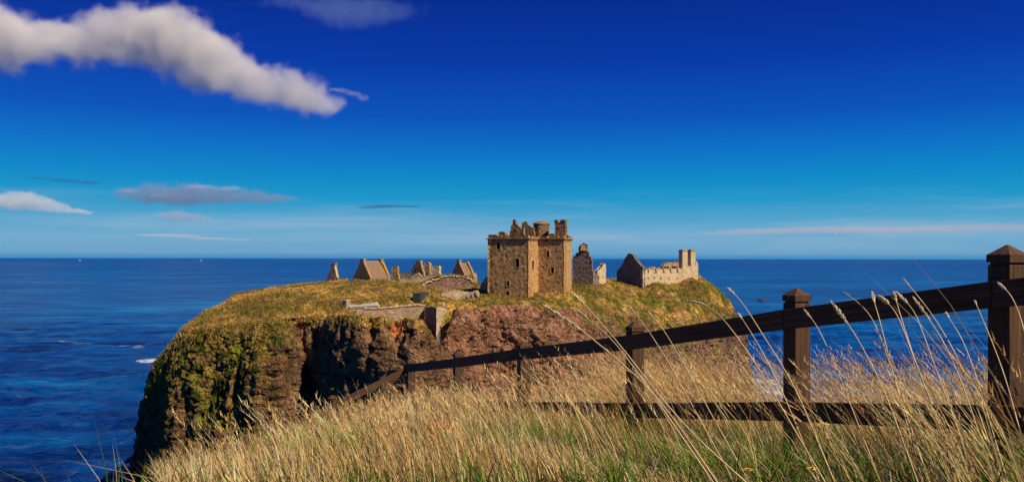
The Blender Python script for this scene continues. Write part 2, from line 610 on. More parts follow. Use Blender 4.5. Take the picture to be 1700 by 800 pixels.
def tps_fit(P, lam=0.6):
    n = len(P)
    d2 = ((P[:, None, :2] - P[None, :, :2]) ** 2).sum(-1)
    K = _U(d2) + lam * np.eye(n)
    Q = np.c_[np.ones(n), P[:, :2]]
    A = np.block([[K, Q], [Q.T, np.zeros((3, 3))]])
    return np.linalg.solve(A, np.r_[P[:, 2], 0, 0, 0])


_tp = tps_fit(PTS)


def top_z(x, y):
    x = np.asarray(x, float)
    y = np.asarray(y, float)
    sh = x.shape
    x, y = x.ravel(), y.ravel()
    out = np.empty_like(x)
    for i in range(0, len(x), 40000):
        a, b = x[i:i + 40000], y[i:i + 40000]
        d2 = (a[:, None] - PTS[None, :, 0]) ** 2 + (b[:, None] - PTS[None, :, 1]) ** 2
        out[i:i + 40000] = _U(d2) @ _tp[:len(PTS)] + _tp[-3] + _tp[-2] * a + _tp[-1] * b
    return out.reshape(sh)


def gz(x, y):
    """finished height of the headland top"""
    return top_z(x, y) + 0.35 * fbm(np.asarray(x) / 6.0, np.asarray(y) / 6.0, 0.5, 3) * 1.0


def catmull(P, n):
    m_ = len(P)
    out = []
    for i in range(m_):
        p0, p1, p2, p3 = P[i - 1], P[i], P[(i + 1) % m_], P[(i + 2) % m_]
        for k in range(n):
            t_ = k / n
            out.append(0.5 * ((2 * p1) + (-p0 + p2) * t_ + (2 * p0 - 5 * p1 + 4 * p2 - p3) * t_ ** 2 +
                              (-p0 + 3 * p1 - 3 * p2 + p3) * t_ ** 3))
    return np.array(out)


def build_headland():
    ctrl = np.array([[*at(a, b, c), d] for a, b, c, d in RIM])
    C = catmull(ctrl, 40)
    seg = np.linalg.norm(np.roll(C, -1, 0)[:, :2] - C[:, :2], axis=1)
    # density: fine on the seen front, coarse at the back
    front = (C[:, 1] < 300)
    wgt = seg * np.where(front, 1.0, 0.12)
    cum = np.concatenate([[0], np.cumsum(wgt)])
    N = 1150
    s = np.linspace(0, cum[-1], N, endpoint=False)
    Cw = np.vstack([C, C[:1]])
    R = np.stack([np.interp(s, cum, Cw[:, k]) for k in range(4)], -1)
    # smoothed outward normals
    T = np.roll(R[:, :2], -9, 0) - np.roll(R[:, :2], 9, 0)
    Nn = np.stack([T[:, 1], -T[:, 0]], -1)
    Nn /= np.linalg.norm(Nn, axis=1)[:, None]
    for _ in range(12):
        Nn = (np.roll(Nn, 1, 0) + Nn + np.roll(Nn, -1, 0))
        Nn /= np.linalg.norm(Nn, axis=1)[:, None]
    # top rows, from the spine out to the rim
    s0, s1 = np.array((-38.0, 225.0)), np.array((48.0, 268.0))
    dv = s1 - s0
    tt = np.clip(((R[:, :2] - s0) @ dv) / (dv @ dv), 0, 1)
    sp = s0 + tt[:, None] * dv
    NT_, NC = 95, 250
    q = 1 - (1 - np.linspace(0, 1, NT_)) ** 1.5
    TX = sp[:, None, 0] + (R[:, None, 0] - sp[:, None, 0]) * q[None]
    TY = sp[:, None, 1] + (R[:, None, 1] - sp[:, None, 1]) * q[None]
    TZ = gz(TX, TY)
    # sharp turf breaks
    hum = fbm(TX / 1.6, TY / 1.6, 3.3 + 0 * TX, 3)
    TZ = TZ + 0.30 * hum
    zr = TZ[:, -1]
    # cliff rows
    dd = (np.linspace(0, 1, NC) ** 1.15)
    D = dd[None, 1:] * (zr[:, None] + 4.0)
    Zc = zr[:, None] - D
    ns = R[:, 3]
    pr = 850 + R[:, 0] / R[:, 1] * FPX
    lf = (sstep(495, 460, pr) * (R[:, 1] < 300))[:, None]
    off = (1.6 + 2.2 * lf) * (1 - np.exp(-D / (2.2 + 3.6 * lf))) + ns[:, None] * D
    bx = R[:, None, 0] + Nn[:, None, 0] * off
    by = R[:, None, 1] + Nn[:, None, 1] * off
    ramp = sstep(0, 9, D)
    ramp1 = sstep(0, 2.5, D)
    # vertical ribs and gullies, ledges, blocks
    rib = fbm(bx / 9.0, by / 9.0, Zc / 60.0, 4, 0.5)
    rib2 = 1 - np.abs(fbm(bx / 4.0, by / 4.0, Zc / 22.0, 3, 0.5)) * 2.2
    blk = fbm(bx / 1.3, by / 1.3, Zc / 2.8, 4, 0.66)
    blk = 0.55 * blk + 0.7 - 2.0 * np.abs(fbm(bx / 2.1 + 4, by / 2.1, Zc / 4.5, 4, 0.6))
    crk = np.abs(fbm(bx / 2.6 + 9, by / 2.6, Zc / 4.2, 3, 0.55))
    ledge = fbm(bx / 12.0, by / 12.0, Zc / 5.0, 3, 0.5)
    disp = ramp * (1 - .3 * lf) * (2.6 * rib + 1.0 * rib2) + ramp1 * (0.42 * blk - 0.8 * np.exp(-crk * 12)) + ramp * 0.15 * ledge
    bx = bx + Nn[:, None, 0] * disp
    by = by + Nn[:, None, 1] * disp
    bz = Zc + ramp1 * 0.25 * fbm(bx / 1.3, by / 1.3, Zc / 1.3 + 7, 2)
    VX = np.concatenate([TX, bx], 1)
    VY = np.concatenate([TY, by], 1)
    VZ = np.concatenate([TZ, bz], 1)
    V = np.stack([VX, VY, VZ], -1)
    nv = V.shape[1]
    # normals for the colouring
    du = np.roll(V, -1, 0) - np.roll(V, 1, 0)
    dvv = np.gradient(V, axis=1)
    n = np.cross(dvv, du)
    n /= np.linalg.norm(n, axis=-1)[..., None] + 1e-9
    n *= np.sign(n[:, :NT_, 2].mean())
    up = n[..., 2]
    depth = np.concatenate([np.zeros_like(TX), D], 1)
    px = 850 + VX / VY * FPX
    n_a = fbm(VX / 11, VY / 11, VZ / 11, 4, 0.55)
    n_b = fbm(VX / 3.1, VY / 3.1, VZ / 3.1, 4, 0.6)
    n_c = fbm(VX / 5 + 31, VY / 5, VZ / 14, 4, 0.6)
    n_s = fbm(VX / 1.3, VY / 1.3, VZ / 4.5, 3, 0.6)
    e = lambda c: np.array(c)[None, None, :]
    straw, olive, green, dgreen = e((0.50, 0.295, 0.075)), e((0.22, 0.155, 0.030)), e((0.12, 0.15, 0.012)), e((0.055, 0.080, 0.010))
    brown, dbrown, red, purple, pink = e((0.19, 0.105, 0.05)), e((0.095, 0.054, 0.030)), e((0.30, 0.145, 0.088)), e((0.21, 0.125, 0.09)), e((0.45, 0.27, 0.18))
    mix = lambda a, b, f: a * (1 - f[..., None]) + b * f[..., None]
    # rock by region: brown buttress on the left, red conglomerate under the tower, purplish to the right
    rk = mix(brown + 0 * n_a[..., None], dbrown, sstep(-0.3, 0.5, n_b))
    rd = mix(red + 0 * n_a[..., None], brown, sstep(-0.1, 0.7, n_b))
    rd = mix(rd, pink, sstep(0.25, 0.7, n_s) * 0.7)
    pp = mix(purple + 0 * n_a[..., None], dbrown, sstep(0.0, 0.6, n_s))
    pp = mix(pp, pink, sstep(0.35, 0.8, n_s * 0.6 + n_b * 0.6) * 0.5)
    c = mix(rk, rd, sstep(715, 765, px + 12 * n_b))
    c = mix(c, pp, sstep(960, 1040, px + 40 * n_a) * 0.8)
    # turf on the top, and vegetation hanging down the face
    c = mix(c, dbrown, sstep(0.30, 0.75, fbm(VX / 1.6 + 5, VY / 1.6, VZ / 6.0, 4, 0.65)) * 0.75)
    turf = mix(straw + 0 * n_a[..., None], olive, sstep(-0.25, 0.45, n_a + 0.3 * n_b))
    turf = mix(turf, green, sstep(0.1, 0.65, n_c + 0.2 * n_b) * (0.30 + 0.5 * sstep(640, 760, px)))
    turf = mix(turf, dgreen, sstep(0.30, 0.75, n_b) * 0.6)
    turf = mix(turf, e((0.13, 0.105, 0.02)), sstep(-0.1, 0.4, fbm(VX / 7 + 3, VY / 12, VZ / 5, 3)) * 0.65)
    turf = mix(turf, e((0.62, 0.43, 0.16)), sstep(0.35, 0.8, fbm(VX / 2.0, VY / 9, 8.1 + 0 * VX, 3)) * 0.5)
    tuss = fbm(VX / 1.1 - 0.6 * VY, VY / 1.6, VZ / 1.1, 3)
    turf = turf * (1 + 0.55 * np.clip(tuss, -1, 1))[..., None]
    turf = mix(turf, e((0.20, 0.12, 0.04)), sstep(0.3, 0.8, tuss * -1) * 0.6)
    hang = 0.9 - 0.7 * sstep(735, 760, px) * sstep(1010, 950, px) * sstep(0.2, 1.2, depth) - depth / (3.5 + 6.0 * sstep(930, 1020, px) + 30 * sstep(480, 420, px)) + 0.9 * n_c + 0.4 * n_b + 1.4 * (up - 0.35) * (depth > 0.5)
    hang = hang - 0.8 * sstep(485, 500, px) * sstep(760, 700, px) * (depth > 2.0)
    veg = sstep(0.2, 0.5, hang)
    n_v = fbm(VX / 2.2, VY / 2.2, VZ / 12, 4, 0.6)
    moss = mix(olive * 1.35 + 0 * n_a[..., None], green * 1.35, sstep(0.05, 0.5, n_c) * 0.8)
    moss = mix(moss, brown, sstep(0.05, 0.6, n_v) * 0.8)
    moss = mix(moss, dgreen, sstep(0.0, 0.6, n_b))
    vegc = mix(turf, moss, sstep(1.0, 4.0, depth))
    c = c * (1.12 + .45 * sstep(475, 495, px) * sstep(715, 690, px))[..., None]  # rock colour lightened on the buttress to lift its deep shade
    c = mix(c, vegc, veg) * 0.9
    # the bare red scar by the gate wall
    sc = np.exp(-(((px - 660) / 16) ** 2 + ((depth - 2.0) / 1.6) ** 2))
    c = mix(c, e((0.42, 0.14, 0.05)), sstep(0.35, 0.6, sc))
    fs = grid_faces(N, nv, wrap=True)
    o = mesh_obj('headland', V.reshape(-1, 3), fs, M['land'], smooth=True, col=np.clip(c, 0.005, 1).reshape(-1, 3))
    tag(o, 'steep rocky headland with turf on top, standing out of the sea', 'headland', kind='structure')
    return V, c, up, veg, depth, px


HV, HC, HUP, HVEG, HDEP, HPX = build_headland()


# ------------------------------------------------------------------ blades
def blades(name, P, H, lean, width, col_base, col_tip, mat, segs=3, curve=0.6, yaw=None):
    """P (n,3) roots, H (n) heights, lean (n,2) horizontal tip offset in units of height"""
    n = len(P)
    yaw = RNG.uniform(0, math.pi, n) if yaw is None else yaw
    side = np.stack([np.cos(yaw), np.sin(yaw), np.zeros(n)], -1)
    rows, cols = [], []
    for k in range(segs + 1):
        t_ = k / segs
        h = H * t_ * (1 - 0.18 * t_ * np.linalg.norm(lean, axis=1))
        o_ = (lean * (t_ * (1 - curve) + curve * t_ * t_)[..., None] if np.ndim(t_) else lean * (t_ * (1 - curve) + curve * t_ * t_)) * H[:, None]
        c_ = P + np.c_[o_, h]
        wd = width * (1 - 0.85 * t_)
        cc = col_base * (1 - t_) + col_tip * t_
        if k == segs:
            rows.append(c_[:, None])
            cols.append(cc[:, None])
        else:
            rows.append(np.stack([c_ - side * wd[:, None], c_ + side * wd[:, None]], 1))
            cols.append(np.stack([cc, cc], 1))
    V = np.concatenate(rows, 1)
    Cc = np.concatenate(cols, 1)
    nv = V.shape[1]
    tri = []
    for k in range(segs - 1):
        a = 2 * k
        tri += [(a, a + 1, a + 3), (a, a + 3, a + 2)]
    a = 2 * (segs - 1)
    tri += [(a, a + 1, a + 2)]
    tri = np.array(tri)
    F = (np.arange(n)[:, None, None] * nv + tri[None]).reshape(-1, 3)
    return mesh_obj(name, V.reshape(-1, 3), F, mat, col=Cc.reshape(-1, 3))


def headland_turf():
    N_, nv = HV.shape[:2]
    # candidate cells on the seen side, weighted by area
    q = HV[:, :-1]
    du = np.roll(HV, -1, 0)[:, :-1] - q
    dv = HV[:, 1:] - q
    area = np.linalg.norm(np.cross(du, dv), axis=-1)
    wgt = area * (HVEG[:, :-1] > 0.45) * (q[..., 1] < 300) * (q[..., 2] > 18)
    wgt = wgt.ravel() / wgt.sum()
    n = 50000
    idx = RNG.choice(len(wgt), n, p=wgt)
    P = q.reshape(-1, 3)[idx] + du.reshape(-1, 3)[idx] * RNG.random((n, 1)) + dv.reshape(-1, 3)[idx] * RNG.random((n, 1))
    base = HC[:, :-1].reshape(-1, 3)[idx]
    H = RNG.uniform(0.3, 0.95, n) * (1 - .5 * sstep(208, 222, P[:, 1]) * sstep(-5, -20, P[:, 0])) * (1 + 0.5 * fbm(P[:, 0] / 5, P[:, 1] / 5, P[:, 2] / 5, 2))
    lean = np.stack([RNG.normal(-0.35, 0.3, n), RNG.normal(0, 0.3, n)], -1)
    tip = np.clip(base * RNG.uniform(0.8, 1.5, (n, 1)) + np.array((0.05, 0.03, 0.0)), 0, 1)
    o = blades('headland_grass', P - np.array((0, 0, 0.08)), H, lean, RNG.uniform(0.05, 0.12, n), base, tip, M['tuft'], segs=2)
    tag(o, 'rough tan and green turf covering the headland', 'grass', kind='stuff')


headland_turf()

# ------------------------------------------------------------------ buildings
CELL = 0.28


def in_poly(x, y, poly):
    c = np.zeros(x.shape, bool)
    n = len(poly)
    for i in range(n):
        x1, y1 = poly[i]
        x2, y2 = poly[(i + 1) % n]
        if y1 == y2:
            continue
        t_ = ((y1 > y) != (y2 > y)) & (x < (x2 - x1) * (y - y1) / (y2 - y1) + x1)
        c ^= t_
    return c


def cell_wall(name, P0, P1, poly, thick, mat, parent, base, holes=(), cell=CELL, rough=0.06, inward=None):
    """masonry wall standing on the plan line P0-P1; poly is its outline as (u metres along, z) points,
    holes are (u0, u1, z0, z1); the wall is real thickness and its broken edges step like stones"""
    P0, P1 = np.asarray(P0[:2], float), np.asarray(P1[:2], float)
    d = (P1 - P0) / np.linalg.norm(P1 - P0)
    nrm = np.array((-d[1], d[0])) if inward is None else np.asarray(inward, float)
    poly = [tuple(p) for p in poly]
    u0, u1 = min(p[0] for p in poly), max(p[0] for p in poly)
    z0, z1 = min(p[1] for p in poly), max(p[1] for p in poly)
    nu, nz_ = max(2, int(round((u1 - u0) / cell))), max(2, int(round((z1 - z0) / cell)))
    ub, zb = np.linspace(u0, u1, nu + 1), np.linspace(z0, z1, nz_ + 1)
    # let the grid lines meet the openings exactly
    for a, b, c_, e_ in holes:
        for val in (a, b):
            ub[np.argmin(abs(ub - val))] = val
        for val in (c_, e_):
            zb[np.argmin(abs(zb - val))] = val
    uc, zc = (ub[1:] + ub[:-1]) / 2, (zb[1:] + zb[:-1]) / 2
    UC, ZC = np.meshgrid(uc, zc, indexing='ij')
    on = in_poly(UC, ZC, poly)
    for a, b, c_, e_ in holes:
        on &= ~((UC > a) & (UC < b) & (ZC > c_) & (ZC < e_))
    UB, ZB = np.meshgrid(ub, zb, indexing='ij')
    j = np.random.default_rng(len(poly) * 7 + nu)
    off = rough * fbm(UB / 0.7, ZB / 0.7, P0[0] + 0 * UB, 2) + j.normal(0, rough * 0.3, UB.shape)
    ju = j.normal(0, rough * 0.5, UB.shape)
    jz = j.normal(0, rough * 0.5, UB.shape)
    for a, b, c_, e_ in holes:
        k = (UB > a - .01) & (UB < b + .01) & (ZB > c_ - .01) & (ZB < e_ + .01)
        ju[k] = 0
        jz[k] = 0
    F = np.stack([P0[0] + d[0] * (UB + ju) - nrm[0] * off, P0[1] + d[1] * (UB + ju) - nrm[1] * off, ZB + jz], -1)
    B = F + np.array((nrm[0] * thick, nrm[1] * thick, 0))
    nU, nZ = UB.shape
    V = np.concatenate([F.reshape(-1, 3), B.reshape(-1, 3)])
    K = nU * nZ
    I, J = np.nonzero(on)
    a = I * nZ + J
    b = (I + 1) * nZ + J
    c_ = (I + 1) * nZ + J + 1
    e_ = I * nZ + J + 1
    faces = [np.stack([a, b, c_, e_], -1), np.stack([a + K, e_ + K, c_ + K, b + K], -1)]
    pad = np.pad(on, 1)
    def side(mask, p, q_):
        m_ = mask[I, J]
        faces.append(np.stack([p[m_], p[m_] + K, q_[m_] + K, q_[m_]], -1))
    side(~pad[:-2, 1:-1], a, e_)
    side(~pad[2:, 1:-1], c_, b)
    side(~pad[1:-1, :-2], b, a)
    side(~pad[1:-1, 2:], e_, c_)
    FF = np.concatenate(faces)
    used, invx = np.unique(FF, return_inverse=True)
    return mesh_obj(name, V[used], invx.reshape(FF.shape), mat, parent, base)


def on_line(px, py, P0, P1):
    """(u, z) where the sight line through a photo pixel meets the vertical plane over P0-P1"""
    P0, P1 = np.asarray(P0[:2], float), np.asarray(P1[:2], float)
    L = np.linalg.norm(P1 - P0)
    d = (P1 - P0) / L
    k = (px - 850.0) / FPX
    u = (k * P0[1] - P0[0]) / (d[0] - k * d[1])
    Y = P0[1] + d[1] * u
    return u, EYE - (py - HZ) / FPX * Y


def px_wall(name, poly_px, P0, P1, thick, mat, parent, base, holes_px=(), **kw):
    poly = [on_line(a, b, P0, P1) for a, b in poly_px]
    holes = []
    for x0, x1, y0, y1 in holes_px:
        a, zt = on_line(x0, y0, P0, P1)
        b, zb_ = on_line(x1, y1, P0, P1)
        holes.append((a, b, zb_, zt))
    return cell_wall(name, P0, P1, poly, thick, mat, parent, base, holes, **kw)


def frame_px(parent, base, P0, P1, x0, x1, y0, y1, mat, w=0.16, proud=0.07):
    """dressed stone surround of an opening, a part of its building"""
    P0, P1 = np.asarray(P0[:2], float), np.asarray(P1[:2], float)
    d = (P1 - P0) / np.linalg.norm(P1 - P0)
    n = np.array((-d[1], d[0]))
    a, zt = on_line(x0, y0, P0, P1)
    b, zb_ = on_line(x1, y1, P0, P1)
    mb = MB()
    axes = (np.array((d[0], d[1], 0)), np.array((n[0], n[1], 0)), np.array((0, 0, 1.0)))
    def bx(u, z_, su, sz):
        p = P0 + d * u - n * (proud * 0.5 - 0.09)
        mb.box((p[0], p[1], z_), (su, proud + 0.18, sz), axes=axes)
    bx((a + b) / 2, zt + w / 2, b - a + 2 * w, w)
    bx((a + b) / 2, zb_ - w / 2, b - a + 2.6 * w, w)
    bx(a - w / 2, (zt + zb_) / 2, w, zt - zb_ - 0.004)
    bx(b + w / 2, (zt + zb_) / 2, w, zt - zb_ - 0.004)
    return mb.build('window_frame', mat, parent, base)


def plan(px, Y):
    return np.array(((px - 850.0) / FPX * Y, Y))


# ---- the keep
def build_keep():
    th = math.radians(25)
    d1 = np.array((math.cos(th), -math.sin(th)))
    n1 = np.array((math.sin(th), math.cos(th)))
    A = np.array((-5.74, 203.0))
    B = A + d1 * 10.5
    C_ = B + n1 * 5.7
    D_ = C_ + d1 * 6.64
    E = D_ + n1 * 5.2
    G = A + n1 * 10.9
    base = np.array((3.0, 206.0, 49.0))
    t = empty('tower_house', base, 'tall square brown stone tower house with broken gables and chimneys on its parapet', 'castle tower')
    zt, zb_ = 65.15, 46.5
    T = 1.25

    def wall(P, Q, holes=(), inset0=0.0, name='wall', jag=0.18):
        L = np.linalg.norm(Q - P)
        rr = np.random.default_rng(int(L * 100))
        top = [(L - (L - inset0) * k / 14, zt + rr.uniform(-jag, jag * 0.3)) for k in range(15)]
        poly = [(inset0, zb_), (L, zb_)] + top
        hs = []
        for x0, x1, y0, y1 in holes:
            a, za = on_line(x0, y0, P, Q)
            b, zc = on_line(x1, y1, P, Q)
            hs.append((a, b, zc, za))
        return cell_wall('wall', P, Q, poly, T, M['tower'], t, base, hs, cell=0.3, rough=0.07)

    hA = [(824.3, 830.5, 402.6, 414), (855.6, 862, 429, 443.5), (841.3, 845.8, 466.5, 474), (840.7, 845.8, 483.3, 489.5)]
    hB = [(883.2, 885.8, 432.5, 446.5)]
    hC = [(904.3, 908.6, 396.8, 401.2), (907.4, 911.7, 416.5, 427), (914.6, 919.8, 443.5, 452.6), (911.5, 915.2, 483, 490.5)]
    wall(A, B, hA)
    wall(B, C_, hB, inset0=T)
    wall(C_, D_, hC)
    wall(D_, E, (), inset0=T)
    wall(E, G, (), inset0=T)
    wall(G, A, (), inset0=T)
    for h in hA:
        frame_px(t, base, A, B, *h, M['dressed'])
    frame_px(t, base, B, C_, *hB[0], M['dressed'], w=0.12)
    for h in hC[:3]:
        frame_px(t, base, C_, D_, *h, M['dressed'])
    # unseen slab added inside the walls to block light and darken the windows
    ins = lambda p, q: p + q
    fl = [A + n1 * .6 + d1 * .6, B + n1 * .6 - d1 * .6, C_ + n1 * .6 - d1 * .6, D_ + n1 * .6 - d1 * .6, E - n1 * .6 - d1 * .6, G - n1 * .6 + d1 * .6]
    mb = MB().prism([(*p, 63.4) for p in fl], [(*p, 64.3) for p in fl])
    mb.build('light_block_slab', M['dark_shaded_stone'], t, base)
    # corbel course round the wall head
    ring = [A, B, C_, D_, E, G]
    mb = MB()
    for i in range(6):
        P, Q = ring[i], ring[(i + 1) % 6]
        L = np.linalg.norm(Q - P)
        d = (Q - P) / L
        n = np.array((d[1], -d[0]))
        ax = (np.array((*d, 0)), np.array((*n, 0)), np.array((0, 0, 1.)))
        c0 = (P + Q) / 2 + n * (0.12 + i * 0.003)
        mb.box((*c0, zt - 0.55 + i * 0.004), (L + (0.5 if i != 1 and i != 2 else 0.0), 0.34, 0.26), axes=ax)
        k = int(L / 0.8)
        for j in range(k):
            c0 = P + d * (j + .5) * L / k + n * 0.08
            mb.box((*c0, zt - 0.86), (0.3, 0.3, 0.34), axes=ax)
    mb.build('corbel_course', M['tower_shade'], t, base)
    # ruined parapet and roof pieces: lines parallel to the front face, a few metres in
    def line(off):
        return A + n1 * off, A + n1 * off + d1 * 18.0
    P, Q = line(0.15)
    px_wall('parapet', [(827, 392), (827.5, 386), (832, 384.6), (836.5, 385), (837.5, 392)], P, Q, 1.6, M['tower_shade'], t, base)
    px_wall('parapet', [(810.5, 393), (811, 390), (818, 389.6), (824, 391), (840, 390.5), (852, 391), (870, 390), (876, 391), (876.5, 393)], P, Q, .7, M['tower_shade'], t, base)
    P, Q = line(2.2)
    px_wall('gable', [(844.5, 393), (846, 384), (847.6, 383), (848, 374), (850, 372.5), (851, 366.5), (853.6, 364), (855, 366),
                      (855.6, 371), (858.5, 372.5), (859.5, 376), (862.5, 377), (864, 380), (867, 381.5), (868.6, 387), (871, 393)],
            P, Q, 0.9, M['tower_shade'], t, base, [(854.2, 856.4, 379.5, 385)], cell=0.24)
    P, Q = line(4.2)
    px_wall('gable', [(864.8, 393), (865.3, 376), (867, 369.5), (871.5, 368), (875, 369.5), (876.6, 374), (880, 374.5), (880.8, 377.5),
                      (884.5, 378), (886, 393)], P, Q, 0.9, M['tower_shade'], t, base, [(867.2, 870.8, 377.6, 388)], cell=0.24)
    P, Q = line(7.5)
    px_wall('chimney_stack', [(884, 393), (884.5, 378), (886, 376), (888, 380), (893, 393)], P, Q, 1.0, M['tower_shade'], t, base, cell=.24)
    # round cap house with a shallow stone dome
    c = plan(899, 207.5)
    r = 13.6 / FPX * 207.5
    prof = [(r * .98, 64.2), (r * .96, 66.2), (r * .98, 68.0), (r * 1.03, 68.1), (r * 1.04, 68.4), (r * .95, 68.55), (r * .7, 68.85), (r * .3, 69.0), (0.02, 69.02)]
    vs, fs = [], []
    ns = 26
    for rr_, z_ in prof:
        for k in range(ns):
            a = 2 * math.pi * k / ns
            jj = 1 + 0.035 * math.sin(k * 5.1 + z_ * 3)
            vs.append((c[0] + rr_ * jj * math.cos(a), c[1] + rr_ * jj * math.sin(a), z_ + 0.05 * math.sin(k * 3.3)))
    for i in range(len(prof) - 1):
        for k in range(ns):
            fs.append((i * ns + k, i * ns + (k + 1) % ns, (i + 1) * ns + (k + 1) % ns, (i + 1) * ns + k))
    mesh_obj('cap_house', np.array(vs), fs, M['tower_shade'], t, base)
    # tall chimney with a notched top
    P, Q = line(7.2)
    px_wall('chimney_stack', [(920.6, 394), (920.6, 366.5), (924, 366), (925, 368.5), (929.5, 368.5), (931, 366.3), (937.6, 365.6), (938, 394)],
            P, Q, 1.5, M['tower_shade'], t, base, cell=0.24)
    mb = MB()
    k1 = P + (Q - P) / np.linalg.norm(Q - P) * (on_line(922.3, 367, P, Q)[0])
    k2 = P + (Q - P) / np.linalg.norm(Q - P) * (on_line(934.4, 367, P, Q)[0])
    mb.box((*(k1 + n1 * .75), 69.0), (0.75, 1.75, 0.3), rz=-th)
    mb.box((*(k2 + n1 * .75), 69.05), (1.15, 1.76, 0.3), rz=-th)
    mb.build('chimney_cope', M['tower_shade'], t, base)
    # low broken wall head behind
    P, Q = line(10.0)
    px_wall('parapet', [(905, 393), (912, 388), (920, 389), (934, 390), (945, 391), (948, 394)], P, Q, .8, M['tower_shade'], t, base)
    return ring


KEEP = build_keep()


# ---- ruins right of the keep
def dark_gable_house():
    P0, P1 = plan(945, 224), plan(990, 221)
    base = np.array((*plan(968, 223), 52.5))
    t = empty('ruined_gable_house', base, 'dark ruined stone gable with a broken chimney just right of the tower', 'ruin')
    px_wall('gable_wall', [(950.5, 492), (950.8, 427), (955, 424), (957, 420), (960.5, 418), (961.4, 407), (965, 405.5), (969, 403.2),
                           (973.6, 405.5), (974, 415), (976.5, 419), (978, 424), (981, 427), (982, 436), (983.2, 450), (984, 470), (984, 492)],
            P0, P1, 1.0, M['dark_shaded_stone'], t, base)
    # the chimney's sunlit return and a stub of side wall
    A = P1 + (P0 - P1) / np.linalg.norm(P1 - P0) * (np.linalg.norm(P1 - P0) - on_line(983.4, 450, P0, P1)[0])
    Bq = A + np.array((.55, 1)) * 3.2
    L = np.linalg.norm(Bq - A)
    cell_wall('side_wall', A + np.array((0.02, 0.9)), Bq, [(0, 48), (L, 48), (L, 55), (L * .6, 56.2), (0, 57.3)], 0.9, M['dark_shaded_stone'], t, base)
    mb = MB()
    c = plan(969.5, 222.6)
    mb.prism([(c[0] - .95, c[1] - .3, 62.0), (c[0] + .95, c[1] - .6, 62.0), (c[0] + 1.0, c[1] + .9, 62.0), (c[0] - .9, c[1] + .9, 62.0)],
             [(c[0] - .7, c[1] - .3, 63.6), (c[0] + .75, c[1] - .5, 63.3), (c[0] + .8, c[1] + .8, 63.5), (c[0] - .75, c[1] + .8, 63.2)])
    mb.build('chimney', M['tower'], t, base)
    # jagged pale wall end
    b2 = np.array((*plan(999, 229), 53.5))
    t2 = empty('jagged_wall', b2, 'small jagged pale wall end between the dark gable and the grass', 'ruin')
    px_wall('wall', [(991.5, 478), (991.6, 449), (995, 446.5), (997, 444), (1000, 441.5), (1000.8, 438), (1003.5, 436.2), (1005.6, 437.5), (1006, 478)],
            plan(985, 226), plan(1010, 230.5), 1.0, M['cream'], t2, b2)
    px_wall('low_wall', [(983.5, 478), (984, 452), (987, 450), (991.2, 451), (991.3, 478)], plan(980, 229), plan(1010, 228.5), .9, M['dark_shaded_stone'], t2, b2)


dark_gable_house()


